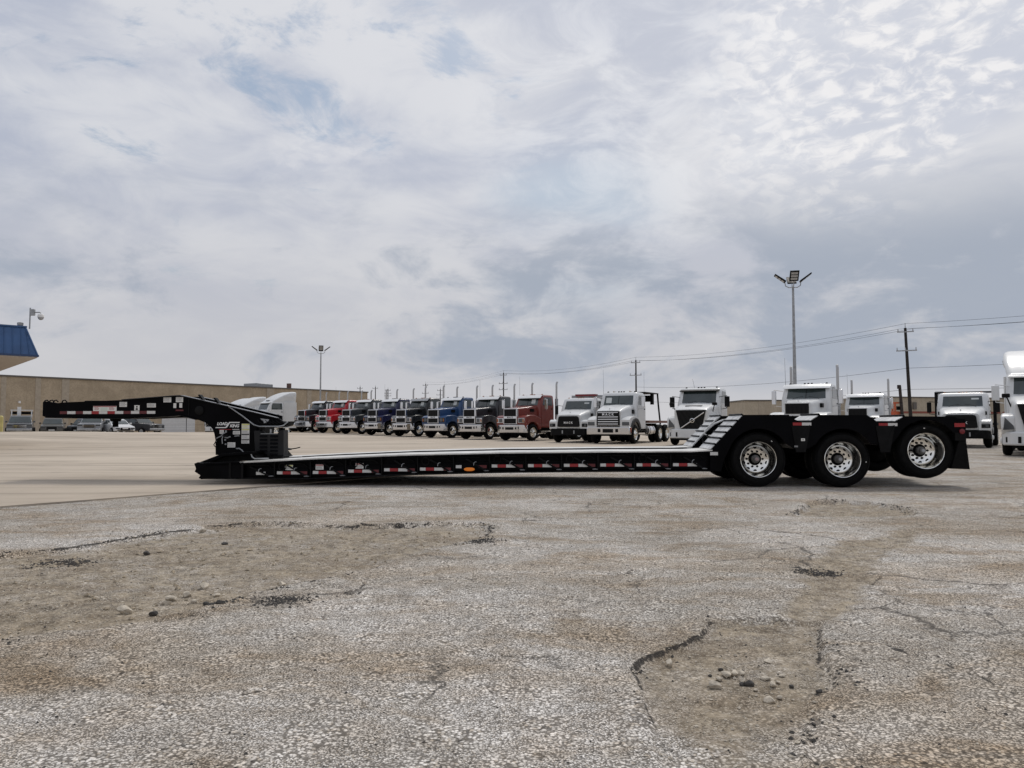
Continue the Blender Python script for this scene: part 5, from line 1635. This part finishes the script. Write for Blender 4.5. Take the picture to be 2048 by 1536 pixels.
# two stub posts and the orange rig seen between the trucks
P1 = MB().cyl((31.3, 60.0, 0), (31.05, 60.0, 4.15), .13, .11, n=10).cyl((31.0, 60.0, 3.9), (31.0, 60.0, 4.2), .14, n=10).build('steel_post', pbr('rust_black', (.03, .022, .02), .8, var=.3), None)
tag(P1, 'short dark steel post standing beside the leaning utility pole', 'post')
RG = empty('orange_machine', (30.6, 60.5, 0), RAD(20), 'orange machine with open top frame behind the white tractors', 'machine')
MB().box(-.75, .75, -.6, .6, .3, 1.75).build('body', ORANGE, RG, bevel=.06)
MB().box(-.15, .62, -.5, .5, 1.75, 2.1).build('hood', ORANGE, RG, bevel=.06)
for x in (-.1, .6):
    for y in (-.45, .45):
        MB().box(x - .05, x + .05, y - .05, y + .05, 2.1, 2.75).build('frame_post', ORANGE, RG)
MB().box(-.15, .65, -.5, .5, 2.72, 2.84).build('top_frame', ORANGE, RG)
MB().box(-.02, .5, -.51, -.49, 2.2, 2.5).build('dark_opening', UNDER, RG)
for x in (-.5, .5):
    for y in (-.6, .6):
        MB().lathe([(.05, -.08), (.28, -.1), (.32, -.05), (.32, .05), (.28, .1), (.05, .08)], (x, y, .32), 16).build('wheel', RUBBER, RG)


# ------------------------------------------------------------------ cars at the back
def car(name, kind, x, y, rz, col, label, z=0.0):
    T = empty(name, (x, y, z), rz, label, {'pickup': 'pickup truck', 'suv': 'car', 'sedan': 'car'}[kind], 'cars parked along the warehouse')
    if kind == 'sedan':
        L, hw, belt, top, R = 4.8, .90, .92, 1.44, .33
        low = [(.0, .35), (.0, .62), (.12, .74), (1.2, .92), (1.3, .94), (4.3, 1.02), (4.75, .98), (4.8, .45), (4.6, .3), (.2, .28)]
        gh = [(1.25, .92), (2.05, 1.36), (2.5, 1.44), (3.2, 1.42), (4.15, 1.02)]
    elif kind == 'suv':
        L, hw, belt, top, R = 4.8, .95, 1.1, 1.76, .37
        low = [(.0, .42), (.0, .85), (.10, .98), (1.1, 1.10), (1.2, 1.12), (4.7, 1.18), (4.8, .6), (4.65, .38), (.2, .36)]
        gh = [(1.15, 1.10), (1.75, 1.62), (2.1, 1.74), (4.0, 1.74), (4.6, 1.18)]
    else:
        L, hw, belt, top, R = 5.8, 1.0, 1.25, 1.92, .41
        low = [(.0, .52), (.0, 1.06), (.08, 1.16), (1.4, 1.24), (1.5, 1.26), (5.75, 1.30), (5.8, .7), (5.7, .5), (.2, .46)]
        gh = [(1.45, 1.24), (2.15, 1.82), (2.45, 1.92), (3.55, 1.92), (3.85, 1.28)]

    def inset(prof, w0, w1, z0, z1, name_, mat):
        n = len(prof)
        f = lambda z: w0 + (w1 - w0) * max(0, min(1, (z - z0) / (z1 - z0)))
        ring = lambda s: [(px, s * f(pz), pz) for px, pz in prof]
        return MB().loft([ring(-1), ring(1)]).build(name_, mat, T, bevel=.05, smooth=40)
    inset(low, hw, hw - .03, .5, belt, 'body', col)
    inset(gh + [(gh[-1][0], gh[-1][1] - .05), (gh[0][0], gh[0][1] - .05)], hw - .06, hw - .22, belt, top, 'cabin', col)
    # glass, set just proud of the cabin
    (xa, za), (xb, zb2) = gh[0], gh[1]
    f = lambda z: (hw - .06) + (-.16) * max(0, min(1, (z - belt) / (top - belt)))
    q = lambda t: (xa + (xb - xa) * t - .012, za + (zb2 - za) * t + .012)
    p, r_ = q(.08), q(.95)
    MB().hexa([(p[0], -f(p[1]) + .08, p[1]), (p[0], f(p[1]) - .08, p[1]), (p[0] + .05, f(p[1]) - .08, p[1]), (p[0] + .05, -f(p[1]) + .08, p[1]),
               (r_[0], -f(r_[1]) + .08, r_[1]), (r_[0], f(r_[1]) - .08, r_[1]), (r_[0] + .05, f(r_[1]) - .08, r_[1]), (r_[0] + .05, -f(r_[1]) + .08, r_[1])]).build('windscreen', GLASS, T)
    for s in (-1, 1):
        z0_, z1_ = belt + .05, top - .10
        xm = (xb + gh[-2][0]) / 2
        for x0, x1, x2, x3 in ((xa + .35, xm - .04, xb + .12, xm - .04), (xm + .04, gh[-1][0] - .45, xm + .04, gh[-2][0] + .05)):
            MB().hexa([(x0, s * (f(z0_) - .03), z0_), (x1, s * (f(z0_) - .03), z0_), (x1, s * (f(z0_) + .01), z0_), (x0, s * (f(z0_) + .01), z0_),
                       (x2, s * (f(z1_) - .03), z1_), (x3, s * (f(z1_) - .03), z1_), (x3, s * (f(z1_) + .01), z1_), (x2, s * (f(z1_) + .01), z1_)]).build('side_window', GLASS, T)
        zl = low[1][1]
        MB().box(-.015, .10, s * (hw - .24) - .20, s * (hw - .24) + .20, zl - .12, zl + .02).build('headlamp', LAMPG, T, bevel=.02)
        MB().box(xa + .15, xa + .32, s * (hw + .08) - .09, s * (hw + .08) + .09, belt + .02, belt + .18).build('mirror', col, T, bevel=.03)
        for xw in (.85 if kind != 'pickup' else 1.0, L - .95):
            w = sub('wheel', T, (xw, s * hw, R))
            MB().lathe([(R * .62, -.10), (R * .9, -.11), (R, -.06), (R, .06), (R * .9, .11), (R * .62, .10)], (0, 0, 0), 24).build('tyre', RUBBER, w)
            MB().lathe([(.001, -.08), (R * .62, -.09), (R * .62, .09), (.001, .08)], (0, 0, 0), 20).build('rim', STEEL, w)
    zl = low[1][1]
    MB().box(-.02, .08, -.42, .42, zl - .28, zl + .02).build('grille', GRILLE, T)
    if kind == 'pickup':
        for zz in (zl - .20, zl - .08):
            MB().box(-.032, 0, -.55, .55, zz - .025, zz + .025).build('grille_bar', CHROME if col is not BLACK else BLACK2, T)
        MB().box(-.08, .12, -hw + .04, hw - .04, .52, .74).build('bumper', STEEL, T, bevel=.04)
        MB().box(3.95, 5.7, -hw + .12, hw - .12, 1.295, 1.31).build('cargo_bed', UNDER, T)
    else:
        MB().box(-.03, .1, -.7, .7, .36, .46).build('bumper_vent', GRILLE, T)
    MB().box(-.04, .0, -.25, .25, .50, .60).build('number_plate', WHITE2, T)
    return T


SILVER = paint('silver', (.22, .225, .235))
TANC = paint('tan', (.085, .08, .068))
DARKC = paint('dark_car', (.02, .021, .024))
GREYC = paint('pickup_grey', (.085, .088, .092))
UT = car('utility_pickup', 'pickup', -44.6, 68.0, RAD(121), GREYC, 'grey pickup with white rack and light bar behind its cab', -.05)
rk = sub('ladder_rack', UT)
for s in (-1, 1):
    MB().box(3.95, 4.05, s * .8 - .05, s * .8 + .05, 1.3, 2.45).build('rack_post', WHITE2, rk)
MB().box(3.95, 4.05, -.9, .9, 2.40, 2.48).build('rack_rail', WHITE2, rk)
MB().box(3.96, 4.04, -.9, .9, 2.05, 2.30).build('mesh_panel', UNDER, rk)
MB().box(3.7, 3.95, .05, .35, 1.9, 2.75).build('beacon_box', WHITE2, rk)
car('tan_suv', 'suv', -44.0, 71.8, RAD(118), TANC, 'tan sport utility car beside the grey pickup with rack', -.05)
car('dark_suv', 'suv', -43.2, 74.5, RAD(98), DARKC, 'dark car seen side on below the front of the gooseneck', -.1)
car('silver_pickup', 'pickup', -39.7, 70.5, RAD(112), SILVER, 'silver pickup facing the yard below the gooseneck kingpin', -.05)
car('white_sedan', 'sedan', -36.8, 71.5, RAD(136), WF, 'white sedan parked below the middle of the gooseneck', .10)
car('black_pickup', 'pickup', -36.6, 77.5, RAD(160), DARKC, 'black pickup parked behind the white sedan', -.10)

BO = MB().cyl((-39.6, 58.2, gz(-39.6, 58.2) - .02), (-39.6, 58.2, gz(-39.6, 58.2) + 1.12), .15, n=14).lathe([(.15, 1.12), (.12, 1.19), (.06, 1.23), (.001, 1.24)], (-39.6, 58.2, gz(-39.6, 58.2)), 14, axis='z').build('bollard', pbr('bollard_yellow', (.55, .47, .18), .6, var=.1), None)
tag(BO, 'yellow steel bollard at the left frame edge', 'bollard')
FE = empty('yard_fence', (-40.4, 86.5, -.3), RAD(0), 'thin wire fence with dark posts in front of the roller doors', 'fence')
for k in range(5):
    MB().cyl((4.45 * k - 6.0, 0, -.4), (4.45 * k - 6.0, 0, 2.05), .035, n=6).build('post', BLACK2, FE)
for z in (.6, 1.3, 2.0):
    MB().cyl((-6.0, 0, z), (11.8, 0, z), .008, n=4).build('fence_wire', BLACK2, FE)


# ------------------------------------------------------------------ bare trees on the skyline
def small_tree(loc, h, seed, label):
    r = random.Random(seed)
    T = empty('bare_tree', loc, 0, label, 'tree', 'trees on the skyline')
    mb = MB()
    tips = []

    def grow(p, d, L, rad, lev):
        q = p + d * L
        mb.cyl(p, q, rad, rad * .65, n=5, cap=False)
        if lev == 0:
            tips.append(q)
            return
        for _ in range(3):
            nd = (d + Vector((r.uniform(-.8, .8), r.uniform(-.8, .8), r.uniform(-.1, .6)))).normalized()
            grow(q, nd, L * r.uniform(.6, .8), rad * .6, lev - 1)
    grow(Vector((0, 0, 0)), Vector((0, 0, 1)), h * .30, h * .022, 4)
    mb.build('trunk', WOOD, T)
    lv = MB()
    for t in tips:
        for _ in range(4):
            c = t + Vector((r.uniform(-.3, .3), r.uniform(-.3, .3), r.uniform(-.3, .3)))
            a = Vector((r.uniform(-1, 1), r.uniform(-1, 1), r.uniform(-1, 1))).normalized() * .13
            b = Vector((r.uniform(-1, 1), r.uniform(-1, 1), r.uniform(-1, 1))).normalized() * .09
            lv.add([c - a, c + b, c + a, c - b], [(0, 1, 2, 3)])
    lv.build('crown', pbr('leaf_dull', (.06, .065, .035), .8, var=.3), T, smooth=0)
    return T


small_tree((-30.5, 180, -.9), 8.6, 3, 'bare branched tree on the skyline behind the navy tractor')
small_tree((-34.5, 190, -.9), 7.6, 5, 'small bare tree on the skyline nearer to the warehouse end')
# ------------------------------------------------------------------ loose stones and crumbs
def stone_mesh(seed, sx, sy, sz):
    r = random.Random(seed)
    bm = bmesh.new()
    bmesh.ops.create_icosphere(bm, subdivisions=2, radius=1)
    ofs = [(Vector((r.uniform(-1, 1), r.uniform(-1, 1), r.uniform(-1, 1))).normalized(), r.uniform(.50, .82)) for _ in range(10)]
    for v in bm.verts:
        p = v.co.copy()
        for n, d in ofs:
            t = p.dot(n) - d
            if t > 0:
                p -= n * t * .97
        v.co = Vector((p.x * sx, p.y * sy, p.z * sz))
    me = bpy.data.meshes.new('stone')
    bm.to_mesh(me)
    bm.free()
    return me


def ground_z(x, y):
    X, Y = np.array([[x]]), np.array([[y]])
    return float(f_asphalt(X, Y)[0][0, 0])


STONES = [(0.91, 3.35, .017, 1), (0.955, 3.41, .024, 1), (0.86, 3.24, .026, 1), (0.995, 3.42, .020, 1), (0.985, 3.275, .018, 0), (1.01, 3.265, .026, 0), (1.03, 3.44, .016, 1),
          (1.015, 3.355, .013, 1), (1.11, 3.35, .019, 1), (1.115, 3.27, .018, 1), (1.04, 3.09, .024, 1), (1.19, 3.26, .014, 0), (1.195, 3.38, .013, 1), (0.73, 3.55, .022, 1), (1.2, 3.59, .02, 1),
          (0.95, 3.48, .014, 0), (1.15, 3.30, .012, 1), (1.02, 3.20, .010, 1), (1.10, 3.14, .012, 1), (0.88, 3.40, .011, 0), (1.30, 3.20, .012, 0), (1.26, 3.14, .016, 0)]
STONES2 = [(-2.28, 4.48, .042, 1), (-2.07, 4.40, .030, 0), (-2.15, 4.81, .034, 1), (-2.10, 4.92, .028, 1), (-2.09, 5.18, .038, 1), (-2.14, 4.71, .026, 1), (-1.59, 5.26, .026, 1),
           (-1.83, 4.55, .030, 0), (-1.76, 4.57, .024, 0), (-2.68, 7.06, .035, 0), (-3.13, 6.50, .035, 0), (-3.19, 7.79, .04, 1), (-2.0, 4.78, .02, 1), (-1.92, 4.95, .022, 1)]
for group, lst, where in (('stones in the pothole', STONES, 'lying in the pothole of the asphalt'), ('stones in the washed out strip', STONES2, 'lying in the washed out dirt strip')):
    for k, (x, y, r_, pale) in enumerate(lst):
        rr = random.Random(k * 7 + len(lst))
        r_ *= 1.25 if pale else 1.0
        me = stone_mesh(k + len(lst) * 3, r_, r_ * rr.uniform(.7, 1.0), r_ * rr.uniform(.55, .8))
        me.materials.append(STONEP if pale else STONED)
        o = link('stone', me)
        o.location = (x, y, ground_z(x, y) + r_ * .35)
        o.rotation_euler = (0, 0, rr.uniform(0, 6))
        special = {(.73, 3.55): 'pale stone lying alone near the near left rim of the pothole', (1.2, 3.59): 'pale stone lying alone towards the far side of the pothole',
                   (1.04, 3.09): 'pale stone nearest the camera in the pothole', (1.01, 3.265): 'largest black stone in the middle of the pothole',
                   (.86, 3.24): 'largest pale stone at the near left of the pothole cluster', (-2.28, 4.48): 'largest pale stone in the washed out dirt strip',
                   (-1.59, 5.26): 'pale stone on the right hand rim of the washed out strip', (-3.19, 7.79): 'pale stone at the far rim of the washed out strip',
                   (-2.07, 4.40): 'black stone right beside the largest pale stone of the dirt strip', (-2.09, 5.18): 'pale stone farthest back of the small stone row in the dirt strip'}
        if (x, y) in special:
            tag(o, special[(x, y)], 'stone', group)
            continue
        tag(o, '%s stone %s' % ('pale rounded' if pale else 'black asphalt', where), 'stone', group + (', pale' if pale else ', black'))


def scatter(name, n, pts_fn, smin, smax, mat, seed):
    r = np.random.RandomState(seed)
    base = np.array([(1, 0, 0), (-1, 0, 0), (0, 1, 0), (0, -1, 0), (0, 0, 1), (0, 0, -1)], float)
    tri = np.array([(0, 2, 4), (2, 1, 4), (1, 3, 4), (3, 0, 4), (2, 0, 5), (1, 2, 5), (3, 1, 5), (0, 3, 5)])
    X, Y = pts_fn(r, n)
    n = len(X)
    Z = f_asphalt(X[None], Y[None])[0][0]
    s = r.uniform(smin, smax, n) * r.uniform(.6, 1, n)
    V = base[None] * r.uniform(.6, 1.1, (n, 6, 1)) * s[:, None, None]
    a = r.uniform(0, 6.28, n)
    ca, sa = np.cos(a)[:, None], np.sin(a)[:, None]
    x, y, z = V[..., 0] * ca - V[..., 1] * sa, V[..., 0] * sa + V[..., 1] * ca, V[..., 2] * .7
    V = np.stack([x + X[:, None], y + Y[:, None], z + Z[:, None] + s[:, None] * .2], -1).reshape(-1, 3)
    F = (tri[None] + (np.arange(n) * 6)[:, None, None]).reshape(-1, 3)
    me = bpy.data.meshes.new(name)
    me.from_pydata(V.tolist(), [], F.tolist())
    me.materials.append(mat)
    o = link(name, me)
    o['kind'] = 'stuff'
    return o


def in_poly(polys, ext):
    def fn(r, n):
        x = r.uniform(ext[0], ext[1], n * 6)
        y = r.uniform(ext[2], ext[3], n * 6)
        m = np.zeros(len(x), bool)
        for p in polys:
            m |= (poly_sd(p, x[None], y[None])[0] + n1.fbm(x * 3, y * 3, 3) * .3) > -.02
        return x[m][:n], y[m][:n]
    return fn


def near_crumbs(r, n):
    xs_, ys_ = [], []
    for (cx, cy, rx, ry, a) in CRUMBS:
        k = n // len(CRUMBS)
        u, v = r.normal(0, .45, k) * rx, r.normal(0, .45, k) * ry
        xs_.append(cx + u * math.cos(a) - v * math.sin(a))
        ys_.append(cy + u * math.sin(a) + v * math.cos(a))
    return np.concatenate(xs_), np.concatenate(ys_)


def anywhere(r, n):
    y = r.uniform(2.2, 9, n)
    x = r.uniform(-.75, .75, n) * y
    return x, y


o = scatter('gravel', 420, in_poly([GULLY], (-5.5, 0, 3.4, 8.6)), .012, .030, pbr('brown_clod', (.34, .28, .20), .9, var=.4, vscale=20), 15)
tag(o, 'brown clods and broken bits strewn in the washed out strip', 'gravel')
def along_rims(r, n):
    xs_, ys_ = [], []
    for poly, i0, i1 in ((GULLY, 1, 12), (GULLY, 14, 20), (HOLE_A, 0, 4), (HOLE_A, 6, 13), (HOLE_B, 0, 5)):
        for a_, b_ in zip(poly[i0:i1], poly[i0 + 1:i1 + 1]):
            L_ = math.hypot(b_[0] - a_[0], b_[1] - a_[1])
            k = int(n * L_ / 22)
            t = r.uniform(0, 1, k)
            xs_.append(a_[0] + (b_[0] - a_[0]) * t + r.normal(0, .045, k))
            ys_.append(a_[1] + (b_[1] - a_[1]) * t + r.normal(0, .045, k))
    x, y = np.concatenate(xs_), np.concatenate(ys_)
    m = n2.fbm(x * 2.5, y * 2.5, 3) > -.05
    return x[m], y[m]


o = scatter('gravel', 1700, along_rims, .004, .018, STONED, 21)
tag(o, 'crumbled black asphalt bits along the broken rims', 'gravel')
o = scatter('gravel', 1500, along_rims, .004, .016, STONEP, 22)
tag(o, 'crumbled pale bits along the broken rims', 'gravel')
o = scatter('gravel', 5200, in_poly([GULLY, HOLE_A, STAIN, HOLE_B], (-5.5, 5.2, 2.2, 11)), .004, .013, STONEP, 5)
tag(o, 'pale gravel grains spread over the worn hollows', 'gravel')
o = scatter('gravel', 1500, near_crumbs, .004, .014, STONED, 6)
tag(o, 'black asphalt crumbs heaped in small patches', 'gravel')
o = scatter('gravel', 2500, anywhere, .003, .009, STONEP, 7)
tag(o, 'fine pale grit strewn over the grey asphalt', 'gravel')
o = scatter('gravel', 1300, anywhere, .003, .010, STONED, 8)
tag(o, 'fine black grit strewn over the grey asphalt', 'gravel')

SC.cycles.max_bounces = 6
SC.cycles.diffuse_bounces = 3
SC.cycles.glossy_bounces = 3
SC.cycles.transmission_bounces = 2
SC.cycles.caustics_reflective = False
SC.cycles.caustics_refractive = False
W.cycles.sampling_method = 'MANUAL'
W.cycles.sample_map_resolution = 512
